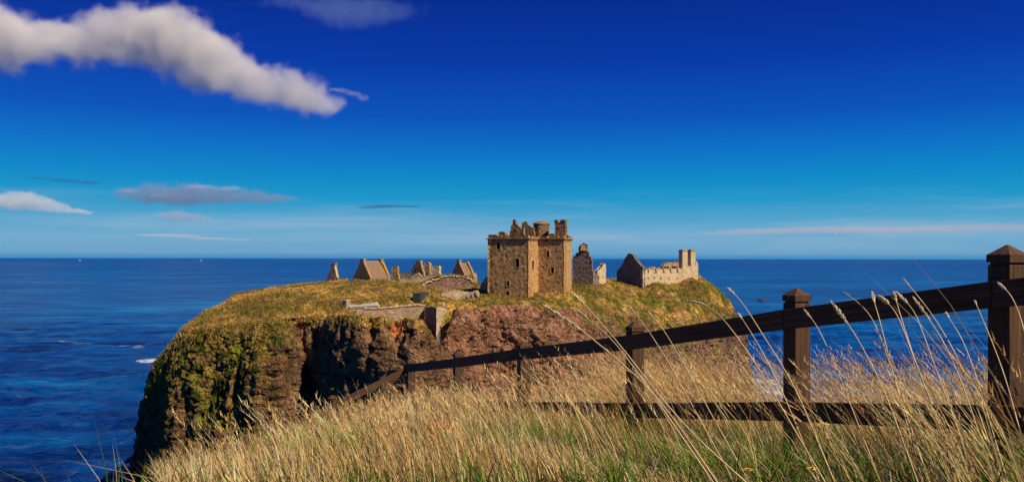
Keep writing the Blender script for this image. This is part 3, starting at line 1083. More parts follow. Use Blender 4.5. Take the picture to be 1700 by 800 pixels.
def long_range():
    """roofless range with a gable darkened for shade and a long sunlit slotted wall"""
    G0, G1 = plan(1023.5, 268), plan(1067, 257)
    W1 = plan(1159.5, 271)
    base = np.array((*plan(1100, 268), 51.0))
    t = empty('roofless_range', base, 'long roofless cream stone range with a gable darkened as in shade and twin chimneys', 'ruin')
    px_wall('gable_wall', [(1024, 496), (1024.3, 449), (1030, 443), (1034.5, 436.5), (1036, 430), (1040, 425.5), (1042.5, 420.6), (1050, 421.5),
                           (1053.5, 429), (1058, 433.5), (1062, 438.5), (1066.9, 443), (1066.9, 496)], G0, G1, 1.0, M['dark_shaded_stone'], t, base)  # dark stone paints in the shade on this gable
    holes = [(a, a + 1.9, 446.4, 452.6) for a in (1075.4, 1088, 1101.2, 1112.4, 1124.2)]
    holes += [(a, a + 1.3, 459.4, 463) for a in (1075.5, 1085.4, 1096.6, 1110.3, 1123.6, 1137.0)]
    holes += [(1149.6, 1150.9, 458, 463)]
    top = [(1136, 444), (1131.5, 444.3), (1127, 443.4), (1124.5, 446), (1121, 444), (1114.6, 444.2), (1112, 446.5), (1108, 444),
           (1103.5, 444.5), (1101, 447), (1095, 444.8), (1090.5, 444.6), (1088, 446.5), (1082, 444.4), (1077.5, 445), (1075, 446.5), (1070, 444.5), (1067.2, 444.6)]
    poly = [(1067.2, 500), (1159.3, 500), (1159.3, 436), (1157.2, 434.5), (1157, 432), (1155.4, 432), (1155.2, 440.5), (1141.9, 440.2), (1141.8, 443)] + top
    d = (W1 - G1) / np.linalg.norm(W1 - G1)
    px_wall('long_wall', poly, G1 + d * 0.01, W1, 1.0, M['cream'], t, base, holes, cell=0.26)
    # twin chimneys standing on the wall
    n = np.array((-d[1], d[0]))
    ang = math.atan2(d[1], d[0])
    for x0, x1, yt in ((1132.6, 1141.6, 416.4), (1146.6, 1154.6, 416.2)):
        a, zt = on_line(x0, yt, G1, W1)
        b, zb_ = on_line(x1, 446, G1, W1)
        c = G1 + d * (a + b) / 2 + n * 0.75
        mb = MB().box((*c, (zt + 50) / 2), (b - a - .1, 1.62, zt - 50), rz=ang)
        st = mb.build('chimney_stack', M['cream'], t, base)
        mb = MB().box((*c, zt + 0.12), (b - a + .02, 1.9, 0.26), rz=ang)
        mb.box((*c, zt + 0.36), ((b - a) * .8, 1.5, 0.22), rz=ang)
        mb.build('chimney_cope', M['tower'], t, base)
    # back wall between and behind the chimneys, cross walls, end wall
    px_wall('cross_wall', [(1141.2, 470), (1141.5, 424.5), (1146.8, 425.5), (1147, 470)], G1 + n * 1.8, W1 + n * 1.8, .9, M['dark_shaded_stone'], t, base)
    px_wall('back_wall', [(1097, 480), (1100, 441), (1103, 436.5), (1110, 434.2), (1121, 434.6), (1127, 432.8), (1132, 434), (1150, 436), (1157, 434), (1157, 480)],
            G1 + n * 6.4, W1 + n * 6.4, .9, M['house'], t, base)
    E0 = W1 - d * 0.95 + n * 1.02
    E1 = E0 + n * 5.4
    L = 5.4
    cell_wall('end_wall', E0, E1, [(0, 46), (L, 46), (L, 57.0), (3, 57.3), (0, 57.2)], .9, M['dark_shaded_stone'], t, base)
    px_wall('low_wall', [(1076, 470), (1076, 443.6), (1083, 443.8), (1085.5, 442.3), (1088, 442.4), (1089, 444), (1097, 444), (1097, 470)],
            G1 + n * 6.0, W1 + n * 6.0, .9, M['cream'], t, base)


long_range()


# ---- left group
def gable_tri(mb, A, B, C_, th):
    pass


def roofed_house(name, label, cat, corner, ang, Lr, Wg, z0, ze, zr_, chim, mats, hip=False, group=None, chim_h=0.5):
    """small slated house: corner = near corner, ridge runs along ang for Lr, gable is Wg wide (to the left/back)"""
    d = np.array((math.cos(ang), math.sin(ang)))
    n = np.array((-d[1], d[0]))
    base = np.array((corner[0], corner[1], z0))
    t = empty(name, base, label, cat, group)
    Rk = lambda u, v: np.array(corner) + d * u + n * v
    # gable ends as solid walls with raised skews
    for i, (u, m_) in enumerate(((0.0, mats[0]), (Lr - .7, mats[1]))):
        a, b = Rk(u, Wg), Rk(u, 0)
        hh = 0.35 if i == 0 else 0.6
        poly = [(0, z0 - 3), (Wg, z0 - 3), (Wg, ze + hh), (Wg / 2 + .5, zr_ + hh), (Wg / 2 - .5, zr_ + hh), (0, ze + hh)]
        cell_wall('gable_wall', a, b, poly, .7, m_, t, base, cell=.22, rough=.04)
    for v in (0.06, Wg - .66):
        a, b = Rk(.72, v), Rk(Lr - .72, v)
        L = Lr - 1.44
        cell_wall('side_wall', a, b, [(0, z0 - 3), (L, z0 - 3), (L, ze), (0, ze)], .6, mats[0], t, base, cell=.3, rough=.04)
    for sgn in (0, 1):
        v0, v1 = (-.15, Wg / 2) if sgn == 0 else (Wg + .15, Wg / 2)
        drop = .15 * (zr_ - ze) / (Wg / 2)
        q = [(*Rk(.72, v0), ze - drop + .02), (*Rk(Lr - .72, v0), ze - drop + .02), (*Rk(Lr - .72, v1), zr_), (*Rk(.72, v1), zr_)]
        mb = MB().prism(q, [(a, b, c + .14) for a, b, c in q])
        mb.build('roof_slope', mats[2], t, base)
    mb = MB()
    mb.box((*Rk(Lr / 2, Wg / 2), zr_ + .17), (Lr - 1.46, .3, .16), rz=ang)
    mb.build('ridge_stones', M['cream'], t, base)
    for u, wch, top in chim:
        mb = MB().box((*Rk(u, Wg / 2), (zr_ - .4 + top) / 2), (0.9, wch, top - zr_ + .4), rz=ang)
        ch = mb.build('chimney', mats[0], t, base)
        mb = MB().box((*Rk(u, Wg / 2), top + .1), (1.1, wch + .2, .2), rz=ang)
        mb.build('chimney_cope', M['dressed'], ch, (0, 0, 0))
        ch.children[0].data.transform(Matrix.Translation(-Vector([float(c) for c in base])))
    return t


# small gable with a tall chimney, far left
def left_gable():
    base = np.array((*plan(551, 255), 53.0))
    t = empty('chimney_gable', base, 'narrow ruined gable with a tall chimney at the far left end of the ruins', 'ruin')
    P0, P1 = plan(538, 257), plan(563, 253)
    px_wall('gable_wall', [(540.8, 480), (541.2, 466), (543.5, 459), (546, 455), (547.5, 450), (548.3, 447.5), (549, 443.8), (555.6, 443.8), (556.6, 449.5), (557.5, 455),
                           (559, 461), (560.5, 468), (560.5, 480)], P0, P1, .9, M['cream'], t, base, cell=.22)
    px_wall('chimney', [(549, 443.6), (549, 438.5), (548.4, 437.4), (555.8, 437.4), (555.4, 438.5), (555.4, 443.6)], P0, P1, 1.1, M['house'], t, base, cell=.2, rough=.03)
    A = np.array(plan(560.4, 253.5))
    Bq = A + np.array((1.3, 3.8))
    cell_wall('side_wall', A, Bq, [(0, 49), (4, 49), (4, 53.4), (2, 53.8), (0, 54.2)], .8, M['dark_shaded_stone'], t, base)


left_gable()


def low_wall(name, label, pts_px, P0, P1, mat, th=.8, cell=.24, cat='wall'):
    xs = [p[0] for p in pts_px]
    b = np.array((*plan(sum(xs) / len(xs), (P0[1] + P1[1]) / 2), 53.0))
    poly = [on_line(a, c, P0, P1) for a, c in pts_px]
    o = cell_wall(name, P0, P1, poly, th, mat, None, b, cell=cell)
    tag(o, label, cat)
    return o


low_wall('ruined_wall', 'low broken wall left of the lichened slate-roofed house', [(559, 480), (560, 464), (566, 463), (572, 463.5), (584, 464.6), (591, 465), (592, 480)],
         plan(555, 249), plan(595, 247), M['cream'])

roofed_house('lichened_house', 'slate-roofed stone house with two end chimneys and orange lichen on its right gable', 'house',
             plan(615, 243), math.radians(50), 7.6, 7.6, 52.8, 54.0, 58.8,
             [(0.45, 1.5, 59.5), (7.1, 1.5, 59.5)], (M['house'], M['lichen'], M['slate']))


def ruin_cluster():
    b = np.array((*plan(655.5, 250), 53.0))
    t = empty('wall_pillar', b, 'lone stone pillar standing right of the lichened house', 'ruin')
    px_wall('wall', [(650.6, 482), (650.8, 444), (652, 442.6), (659.4, 442.4), (659.8, 452), (661, 461), (663, 466), (663, 482)],
            plan(645, 251), plan(668, 249), .9, M['house'], t, b, cell=.22)
    low_wall('ruined_wall', 'low ruined wall joining the lone pillar to the broken gable', [(663.5, 482), (664, 458), (666, 452.6), (674, 452.2), (676, 453.2), (683, 453.4), (683.5, 482)],
             plan(655, 252), plan(690, 252), M['dark_shaded_stone'])
    b = np.array((*plan(692, 252), 53.0))
    t = empty('broken_gable', b, 'tallest broken stone gable in the middle of the left ruins', 'ruin')
    px_wall('gable_wall', [(682, 482), (682.6, 449), (685, 445.5), (686, 441), (688.5, 439.5), (690, 434.5), (692, 432.6), (697.6, 433), (698.6, 440),
                           (700.4, 443), (700.8, 449), (703, 453), (704, 482)], plan(678, 254), plan(707, 250), .9, M['house'], t, b,
            [(688.4, 690.2, 446, 451)], cell=.22)
    px_wall('side_wall', [(684, 482), (684.5, 459), (688, 455), (694, 453.4), (699, 458), (704, 459.5), (704, 482)], plan(678, 247), plan(709, 245), .8, M['cream'], t, b,
            [(690, 691.6, 458.5, 462)], cell=.22)
    for x0, x1, yt, nm, lb in ((704.8, 712.2, 435.6, 'wall_pillar', 'tall pale square pillar right of the broken gable'),
                               (718, 728.4, 441.8, 'wall_pillar', 'squat pale wall stump nearest the grass-capped vault')):
        b = np.array((*plan((x0 + x1) / 2, 251), 53.0))
        t = empty(nm, b, lb, 'ruin')
        px_wall('wall', [(x0, 482), (x0, yt + 1), (x0 + 1, yt), (x1 - 1.2, yt + .4), (x1, yt + 2), (x1 + .3, 452), (x1 + 1.5, 457), (x1 + 1.5, 482)],
                plan(x0 - 4, 252), plan(x1 + 4, 250.5), 1.4, M['cream'] if x0 > 715 else M['house'], t, b, cell=.22)
    low_wall('ruined_wall', 'low rubble wall running below the pillars behind the mound', [(662, 484), (663, 463), (672, 461), (680, 464), (693, 459), (704, 459), (712, 456.6), (722, 456), (731, 454.5), (731, 484)],
             plan(655, 243), plan(736, 243), M['rubble'])


ruin_cluster()

roofed_house('slate_cottage', 'slate-roofed cottage with one chimney behind the grass-capped vault', 'house',
             plan(772, 244), math.radians(50), 4.2, 5.6, 52.0, 54.6, 58.3, [(0.45, 1.1, 59.3)],
             (M['house'], M['house'], M['slate']))
low_wall('ruined_wall', 'narrow wall end right of the slate-roofed cottage', [(778, 482), (778.5, 459), (781, 455), (783.6, 454), (785.4, 459), (785.6, 482)],
         plan(775, 243), plan(790, 242), M['house'], 3.0)


def vault():
    """stone-fronted vault with a turf cap"""
    P0, P1 = plan(690, 217), plan(792, 223)
    b = np.array((*plan(742, 220), 50.5))
    t = empty('turf_capped_vault', b, 'broad arched red stone vault with a grass cap below the ruins', 'vault')
    top = [(785, 465), (781, 461.5), (776, 458.6), (768, 456.6), (756, 455.4), (744, 456), (733, 458), (722, 461.5), (712, 465.6), (704, 469.6), (699, 473)]
    poly = [(697, 500), (787, 500), (787, 470)] + top
    px_wall('front_wall', poly, P0, P1, 1.2, M['redrubble'], t, b, [(742, 748, 481, 490)], cell=.3, rough=.12)
    # pale coping stones along the arch, one by one
    rr = np.random.default_rng(3)
    d = (P1 - P0) / np.linalg.norm(P1 - P0)
    ang = math.atan2(d[1], d[0])
    mb = MB()
    tp = top[::-1]
    for i in range(len(tp) - 1):
        for k in range(4):
            f = (k + rr.uniform(.1, .9)) / 4
            x = tp[i][0] * (1 - f) + tp[i + 1][0] * f
            y = tp[i][1] * (1 - f) + tp[i + 1][1] * f + 1.0 + rr.uniform(-.3, 2.4)
            u, z_ = on_line(x, y, P0, P1)
            c = P0 + d * u
            mb.box((c[0], c[1] - .12, z_), (rr.uniform(.3, .7), .35, rr.uniform(.18, .36)), rz=ang + rr.uniform(-.2, .2))
    tag(mb.build('coping_stones', M['cream'], t, b), kind='stuff')
    # turf cap: lens over the arch going back
    nU, nV = 40, 14
    us = np.linspace(0, 1, nU)
    n = np.array((-d[1], d[0]))
    V, F = [], []
    arc = [on_line(a, c, P0, P1) for a, c in tp]
    au = np.array([a[0] for a in arc])
    az = np.array([a[1] for a in arc])
    for i, s_ in enumerate(us):
        u = au[0] + (au[-1] - au[0]) * s_
        zt = np.interp(u, au, az)
        for j in range(nV):
            q = j / (nV - 1)
            c = P0 + d * u + n * (-0.25 + q * 15)
            lift = .45 * math.sin(math.pi * min(1, q * 3) * .5) * math.sin(math.pi * s_) ** .5
            V.append((c[0], c[1], zt + lift - 0.12 * (j == 0) - 3.2 * q ** 1.6 + .1 * float(fbm(np.array(u), np.array(q * 9.), np.array(.3), 2))))
    V = np.array(V)
    fcs = grid_faces(nU, nV)
    colr = np.where((fbm(V[:, 0] / 2, V[:, 1] / 2, V[:, 2] / 2, 3) > 0)[:, None], np.array((.17, .16, .03)), np.array((.36, .24, .07)))
    mesh_obj('turf_cap', V, fcs, M['land'], t, b, True, colr)


vault()


def drum_rubble():
    # pale rubble ramp in front of the vault
    b = np.array((*plan(768, 205), 50.5))
    o = mesh = None
    nU, nV = 46, 16
    V = []
    topl = [(735, 488), (745, 484.6), (758, 483.6), (770, 484.4), (780, 486), (790, 482.6), (794, 483.6)]
    botl = [(735, 489), (745, 493.4), (756, 497.6), (764, 498.6), (776, 493), (788, 487), (794, 485)]
    tx = [p[0] for p in topl]
    for i in range(nU):
        x = 735 + 59 * i / (nU - 1)
        yt, yb = np.interp(x, tx, [p[1] for p in topl]), np.interp(x, [p[0] for p in botl], [p[1] for p in botl])
        for j in range(nV):
            q = j / (nV - 1)
            p = at(x, yt + (yb - yt) * q, 206.5 - 5.5 * q)
            p[2] += .12 * math.sin(i * 2.3 + j * 1.9) + .1 * math.sin(i * 5.1 - j * 3.3) + .15
            V.append(p)
    V = np.array(V)
    o = mesh_obj('rubble_bank', V, grid_faces(nU, nV), M['rubble'], None, b)
    sk = o.modifiers.new('thickness', 'SOLIDIFY')
    sk.thickness = 1.2
    tag(o, 'pale stone rubble bank left of the tower base, below the vault', 'rubble')
    # bank rising left of the keep
    low_wall('ruined_wall', 'short pale sloping wall end against the left side of the tower',
             [(796, 490), (797, 474), (801, 468), (806, 461), (810.5, 457), (811.5, 490)], plan(790, 217), plan(815, 216), M['cream'], 1.2)


drum_rubble()


# ---- gatehouse walls in the cleft
def gate_walls():
    b = np.array((*plan(660, 176), 44.0))
    t = empty('curtain_wall', b, 'long rubble curtain wall across the cleft, return face darkened for shade and bright ragged right end', 'wall')
    P0, P1 = plan(592, 174), plan(705, 178)
    poly = [(592, 540), (593, 513), (605, 512.6), (622, 513), (640, 511.6), (655, 510), (670, 508.6), (684, 507), (693, 506.4), (699, 507), (705.4, 508.4),
            (705.4, 600), (660, 600), (640, 560)]
    px_wall('wall', poly, P0, P1, 1.1, M['redrubble'] if False else M['rubble_wall'], t, b, cell=.26, rough=.06)
    rr = np.random.default_rng(8)
    mb = MB()
    cp_px = [(605, 512.4), (622, 512.8), (640, 511.4), (655, 509.8), (670, 508.4), (684, 506.8), (693, 506.2), (705, 508)]
    dW = (P1 - P0) / np.linalg.norm(P1 - P0)
    for x in np.arange(605, 705, 1.9):
        y = np.interp(x, [p[0] for p in cp_px], [p[1] for p in cp_px])
        u, z_ = on_line(x, y, P0, P1)
        c = P0 + dW * u
        mb.box((c[0], c[1] + .45, z_ + .05), (rr.uniform(.22, .36), 1.2, rr.uniform(.14, .34)), rz=math.atan2(dW[1], dW[0]) + rr.uniform(-.15, .15))
    tag(mb.build('coping_stones', M['cream'], t, b), kind='stuff')
    Q0, Q1 = plan(705.6, 172.3), plan(724.5, 168.5)
    R1 = plan(742, 176)
    d = (Q1 - Q0) / np.linalg.norm(Q1 - Q0)
    # return facing left: turned from the sun, darker stone paints in its shade
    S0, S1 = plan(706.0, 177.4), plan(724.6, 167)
    px_wall('return_wall', [(705.8, 600), (706, 510.5), (712, 509), (724.6, 511), (724.6, 600)], S0, S1, .9, M['dark_shaded_stone'], t, b, cell=.26, rough=.05)
    T0, T1 = plan(724.8, 166.6), plan(745, 167.2)
    px_wall('end_wall', [(724.9, 562), (724.9, 511.2), (727, 508.6), (733, 508), (739, 509.6), (743, 511.6), (742, 518), (738, 522), (738.5, 529), (735, 535),
                         (731, 541), (731.4, 547), (728, 553), (726.5, 560)], T0, T1, 1.0, M['cream'], t, b, cell=.22, rough=.05)
    # lean-to with pale roof and small chimney
    b = np.array((*plan(600, 184), 47.5))
    t = empty('lean_to', b, 'low building with pale sloping roof and a small chimney behind the curtain wall', 'building')
    A, Bq = at(580.5, 511.5, 181), at(628, 508.5, 179.5)
    Cq, Dq = at(624.5, 503.4, 184.5), at(580, 507.5, 186)
    mb = MB().prism([A, Bq, Cq, Dq], [p + np.array((0, 0, .18)) for p in (A, Bq, Cq, Dq)])
    mb.build('roof', M['pale_slate'], t, b)
    q = [p * np.array((1, 1, 0)) + np.array((0, 0, 45.5)) for p in (A, Bq, Cq, Dq)]
    mb = MB().prism(q, [p + np.array((0, 0, -.02)) for p in (A, Bq, Cq, Dq)])
    mb.build('wall', M['rubble'], t, b)
    E, F_ = at(624.6, 502.8, 184.7), at(630.5, 513.5, 179.4)
    mb = MB().prism([E - np.array((0.15, 0, .5)), F_ - np.array((0.15, 0, .5)), F_ + np.array((.25, 0, -.5)), E + np.array((.25, 0, -.5))],
                    [E + np.array((-.15, 0, .2)), F_ + np.array((-.15, 0, .2)), F_ + np.array((.25, 0, .2)), E + np.array((.25, 0, .2))])
    mb.build('roof_skew', M['cream'], t, b)
    c = plan(574.5, 183)
    mb = MB().box((*c, 48.6), (1.15, 1.1, 4.4), rz=-.5)
    ch = mb.build('chimney', M['rubble'], t, b)
    mb = MB().box((*c, 50.9), (1.35, 1.3, .22), rz=-.5)
    cp = mb.build('chimney_cope', M['cream'], ch, b)
    # doorway in the bank: a solid dark block stands in for its shadow
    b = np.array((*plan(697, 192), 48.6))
    t = empty('stone_doorway', b, 'doorway, its shadowed opening a solid dark block, in the green bank above the curtain wall', 'doorway')
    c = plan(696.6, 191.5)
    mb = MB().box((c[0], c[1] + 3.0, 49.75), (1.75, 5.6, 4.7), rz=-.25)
    mb.build('opening_shade', M['door_shade'], t, b)
    # rock slab at the cleft's right side, its shade painted as grey
    b = np.array((*plan(752, 186), 40))
    V = [at(747, 590, 189.5), at(757.5, 590, 183), at(757.8, 513, 182.6), at(752, 515, 186), at(748.5, 535, 188.6)]
    B2 = [p + np.array((1.5, 3.5, 0)) for p in V]
    mb = MB().prism(V, B2)
    o = mb.build('rock_slab', M['shaded_rock'], None, b)
    tag(o, 'smooth vertical rock slab, its shade coloured blue-grey, at the right side of the cleft', 'rock')


M['rubble_wall'] = stone_mat('curtain_stone', (0.24, 0.14, 0.09), (0.42, 0.28, 0.18), (0.58, 0.44, 0.30), 2.4,
                             mortar=(0.34, 0.26, 0.18, 1))
M['door_shade'] = flat_mat('door_shade', (0.045, 0.05, 0.055), .7)
M['shaded_rock'] = flat_mat('shaded_rock', (0.15, 0.13, 0.135), .8)
gate_walls()

# ------------------------------------------------------------------ near slope
EDGE = np.array([(-0.4, 0.0), (-0.9, 1.8), (-1.42, 3.3), (-2.25, 5.2), (-2.55, 7.0), (-2.35, 9.0), (-2.1, 11.0), (-1.9, 13.0),
                 (-0.6, 14.2), (0.9, 12.0), (2.2, 9.4), (3.3, 7.2), (4.4, 5.2), (5.6, 3.2), (9.0, 0.0), (16.0, -8.0), (40, -40), (-16, -40), (-3.5, -6)])


def edge_dist(x, y):
    """distance outside the cliff-top edge (0 inside)"""
    p = np.stack([x, y], -1)
    best = np.full(x.shape, 1e9)
    n = len(EDGE)
    for i in range(n):
        a, b = EDGE[i], EDGE[(i + 1) % n]
        ab = b - a
        t_ = np.clip(((p - a) @ ab) / (ab @ ab), 0, 1)
        d = np.linalg.norm(p - (a + t_[..., None] * ab), axis=-1)
        best = np.minimum(best, d)
    return np.where(in_poly(x, y, [tuple(e_) for e_ in EDGE]), 0.0, best)


def slope_z(x, y):
    x = np.asarray(x, float)
    y = np.asarray(y, float)
    zz = EYE - 0.30 - 0.17 * np.maximum(y, -4) + 0.17 * np.minimum(x + 0.8, 0) * np.clip(y / 5, 0, 1)
    zz = zz - 1.3 * sstep(2.2, -1.0, y)
    d = edge_dist(x, y)
    zz = zz - 0.9 * d ** 1.25 - 0.25 * d
    zz = zz + 0.035 * fbm(x / 0.9, y / 0.9, 0.7, 3) + 0.05 * fbm(x / 3.1, y / 3.1, 2.7, 2)
    return zz


def build_slope():
    def axis(segments):
        out = []
        for a, b, n in segments:
            out += list(np.linspace(a, b, n, endpoint=False))
        return np.array(out + [segments[-1][1]])
    xs = axis([(-42, -8, 34), (-8, 8, 170), (8, 60, 50)])
    ys = axis([(-50, -1, 40), (-1, 17, 170), (17, 50, 30)])
    X, Y = np.meshgrid(xs, ys, indexing='ij')
    Z = np.maximum(slope_z(X, Y), -4)
    n_a = fbm(X / 1.2, Y / 1.2, 0.4, 4)
    n_b = fbm(X / .25, Y / .25, 0.4, 3)
    g_, d_, b_ = np.array((.05, .075, .012)), np.array((.12, .085, .03)), np.array((.05, .033, .02))
    f = sstep(-.3, .4, n_a)[..., None]
    c = g_ * (1 - f) + d_ * f
    f = sstep(.1, .7, n_b)[..., None]
    c = c * (1 - f) + b_ * f
    o = mesh_obj('grass_slope', np.stack([X, Y, Z], -1).reshape(-1, 3), grid_faces(len(xs), len(ys))[:, ::-1], M['soil'], smooth=True, col=c.reshape(-1, 3))
    tag(o, 'near cliff-top ground under the long grass', 'ground', kind='structure')


build_slope()


def scatter(n, ylo=2.2, yhi=15.0, extra=1.2, pw=0.8):
    out = []
    tot = 0
    while tot < n:
        m_ = n * 3
        Y = ylo + (yhi - ylo) * RNG.random(m_) ** (1.0 / pw if pw < 1 else 1)
        X = RNG.uniform(-0.41, 0.68, m_) * Y
        k = edge_dist(X, Y) < extra * RNG.random(m_) * np.where(X < 0, .45, 1)
        keep = k & (RNG.random(m_) < (Y / yhi) ** 0.35)
        P = np.stack([X[keep], Y[keep]], -1)
        out.append(P)
        tot += len(P)
    P = np.concatenate(out)[:n]
    return P


def grass_height(P):
    x, y = P[:, 0], P[:, 1]
    q = x / y
    beyond = sstep(-.1, .5, (x - .93) * .93 + (y - 6.4) * .36)
    h = .20 + .22 * sstep(3.0, 8.5, y)
    h = h * (1 - .38 * sstep(-.12, -.36, q))
    h = h - .095 * sstep(-.04, .05, q) * sstep(.42, .35, q)
    h = np.maximum(h, .40 * sstep(.33, .46, q))
    h = h * (1 - beyond) + beyond * (.36 + .30 * sstep(.10, .16, q) * sstep(.34, .26, q) + .06 * sstep(.24, .36, q))
    return h


def near_grass():
    straw = np.array([(0.78, 0.60, 0.28), (0.70, 0.47, 0.20), (0.52, 0.29, 0.12), (0.82, 0.70, 0.42), (0.36, 0.20, 0.09)])
    greens = np.array([(0.09, 0.22, 0.01), (0.17, 0.31, 0.015), (0.30, 0.36, 0.04), (0.06, 0.14, 0.01)])
    # long dry stems
    n = 50000
    P = scatter(n)
    clump = fbm(P[:, 0] / .8, P[:, 1] / .8, 5.5, 3)
    big = fbm(P[:, 0] / 2.3, P[:, 1] / 2.3, 3.1, 2)
    qq = P[:, 0] / P[:, 1]
    keep = RNG.random(n) < (0.50 + 1.2 * clump + .8 * big) * (1 - .38 * sstep(.3, .4, qq))
    P = P[keep]
    clump = clump[keep]
    n = len(P)
    z_ = slope_z(P[:, 0], P[:, 1])
    Hh = grass_height(P) * np.clip(RNG.normal(1.0, .2, n) + .22 * clump, .35, 1.35)
    Hh = Hh * np.where(RNG.random(n) < .035 + .04 * (P[:, 0] > 0), RNG.uniform(1.1, 1.6, n), 1.0)
    lean_dir = -0.24 - 0.30 * sstep(-1.0, 2.4, P[:, 0])
    lean = np.stack([RNG.normal(0, .17, n) + lean_dir, RNG.normal(0.0, .22, n)], -1)
    ci = RNG.choice(5, n, p=(.3, .28, .14, .2, .08))
    tip = straw[ci] * RNG.uniform(.75, 1.15, (n, 1))
    warm = sstep(-.1, .5, fbm(P[:, 0] / 1.7, P[:, 1] / 1.7, 9.5, 2))[:, None]
    tip = tip * (1 - .4 * warm * np.array((0.05, .35, .6))) * RNG.choice([.55, .85, 1.1], (n, 1), p=(.2, .32, .48))
    tip = np.clip(tip * 1.14, 0, .9)
    gb = greens[RNG.choice(4, n)]
    mixf = RNG.uniform(.0, .45, (n, 1))
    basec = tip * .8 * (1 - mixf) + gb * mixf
    wd = RNG.uniform(.0010, .0038, n) * (1 + .06 * P[:, 1])
    # scattered taller stems standing out of the mass
    nt = 3000
    Pt = scatter(nt, 3.4, 11.5, .9)
    qt = Pt[:, 0] / Pt[:, 1]
    cs = sstep(.2, -.3, (Pt[:, 0] - .93) * .93 + (Pt[:, 1] - 6.4) * .36) * sstep(-.08, .02, qt)
    Pt = Pt[(RNG.random(nt) > .62 * cs) & (qt > -.36) & (RNG.random(nt) < .25 + .75 * sstep(-.3, .15, qt))]
    nt = len(Pt)
    qt = Pt[:, 0] / Pt[:, 1]
    Ht = RNG.uniform(.36, .66, nt) * (.8 + .5 * sstep(-.15, .2, qt)) * (.72 + .28 * sstep(3.5, 7, Pt[:, 1]))
    lt = np.stack([RNG.normal(-.42, .14, nt) - .15 * sstep(0, .4, qt), RNG.normal(0, .2, nt)], -1)
    tt_ = straw[RNG.choice(5, nt, p=(.35, .25, .1, .3, .0))] * RNG.uniform(.85, 1.1, (nt, 1))
    P = np.concatenate([P, Pt])
    z_ = np.concatenate([z_, slope_z(Pt[:, 0], Pt[:, 1])])
    Hh = np.concatenate([Hh, Ht])
    lean = np.concatenate([lean, lt])
    tip = np.concatenate([tip, tt_])
    basec = np.concatenate([basec, tt_ * .85])
    wd = np.concatenate([wd, RNG.uniform(.0014, .0024, nt) * (1 + .05 * Pt[:, 1])])
    n = len(P)
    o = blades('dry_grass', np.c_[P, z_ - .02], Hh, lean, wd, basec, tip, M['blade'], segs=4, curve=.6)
    tag(o, 'long straw-coloured grass leaning in the wind on the near slope', 'grass', kind='stuff')
    # seed heads on part of the stems: slim spindle of little spikes along the last stretch
    k = np.nonzero((Hh > .25) & ((RNG.random(n) < .24) | (np.arange(n) >= n - nt)))[0]
    PP, HH, LL, CC, WW = [], [], [], [], []
    for s_ in range(9):
        t_ = .76 + .24 * s_ / 8
        off = lean[k] * (t_ * .4 + .6 * t_ * t_) * Hh[k][:, None]
        zz = z_[k] - .02 + Hh[k] * t_ * (1 - .18 * t_ * np.linalg.norm(lean[k], axis=1))
        PP.append(np.c_[P[k] + off, zz])
        HH.append(np.full(len(k), .030) * RNG.uniform(.7, 1.4, len(k)))
        LL.append(lean[k] * .9 + RNG.normal(0, .38, (len(k), 2)))
        CC.append(tip[k] * np.array((1.05, .98, .88)) * RNG.uniform(.8, 1.1, (len(k), 1)))
        WW.append(RNG.uniform(.0013, .0028, len(k)) * (1 + .05 * P[k][:, 1]))
    CC = np.clip(np.concatenate(CC), 0, .85)
    o = blades('grass_seed_heads', np.concatenate(PP), np.concatenate(HH), np.concatenate(LL), np.concatenate(WW), CC, CC, M['blade'], segs=1)
    tag(o, 'feathery pale seed heads on the long dry grass', 'grass', kind='stuff')
    # green undergrowth
    n = 60000
    P = scatter(n, 2.4, 13.5, .6)
    gp = fbm(P[:, 0] / .9 + 4, P[:, 1] / .9, 1.5, 3)
    keep = RNG.random(n) < .16 + 1.3 * gp + .22 * sstep(6, 3, P[:, 1]) - 1.6 * sstep(-.18, -.33, P[:, 0] / P[:, 1])
    P = P[keep]
    gp = gp[keep]
    n = len(P)
    # turf round the viewer's feet, below the frame
    m_ = 26000
    F_ = np.stack([RNG.uniform(-3.2, 4.5, m_), RNG.uniform(-3.0, 2.6, m_)], -1)
    F_ = F_[(edge_dist(F_[:, 0], F_[:, 1]) < .15)]
    P = np.concatenate([P, F_])
    gp = np.concatenate([gp, np.full(len(F_), -.8)])
    n = len(P)
    z_ = slope_z(P[:, 0], P[:, 1])
    Hh = np.clip(RNG.normal(.17, .06, n) + .08 * gp, .05, .4)
    lean = RNG.normal(0, .55, (n, 2)) + np.array((-.2, 0))
    bc = greens[RNG.choice(4, n, p=(.35, .25, .1, .3))] * RNG.uniform(.7, 1.2, (n, 1))
    dry = RNG.random(n) < .28
    bc[dry] = straw[RNG.choice(5, dry.sum())] * .7
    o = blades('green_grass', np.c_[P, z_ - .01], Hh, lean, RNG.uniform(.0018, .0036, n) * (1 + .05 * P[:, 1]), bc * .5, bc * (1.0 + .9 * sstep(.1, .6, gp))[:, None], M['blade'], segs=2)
    tag(o, 'short fresh green grass growing under the dry stems', 'grass', kind='stuff')


near_grass()


# ------------------------------------------------------------------ fence
def rail_uv(me, length_axis):
    """simple box UV in metres with the grain along length_axis (unit vector)"""
    uv = me.uv_layers.new(name='UVMap')
    L = Vector([float(c) for c in length_axis]).normalized()
    for poly in me.polygons:
        nn = poly.normal
        side = nn.cross(L)
        if side.length < 1e-3:
            side = nn.orthogonal()
        side.normalize()
        for li in poly.loop_indices:
            co = me.vertices[me.loops[li].vertex_index].co
            uv.data[li].uv = (co.dot(L) + poly.index * 1.7, co.dot(side) + poly.index * .37)


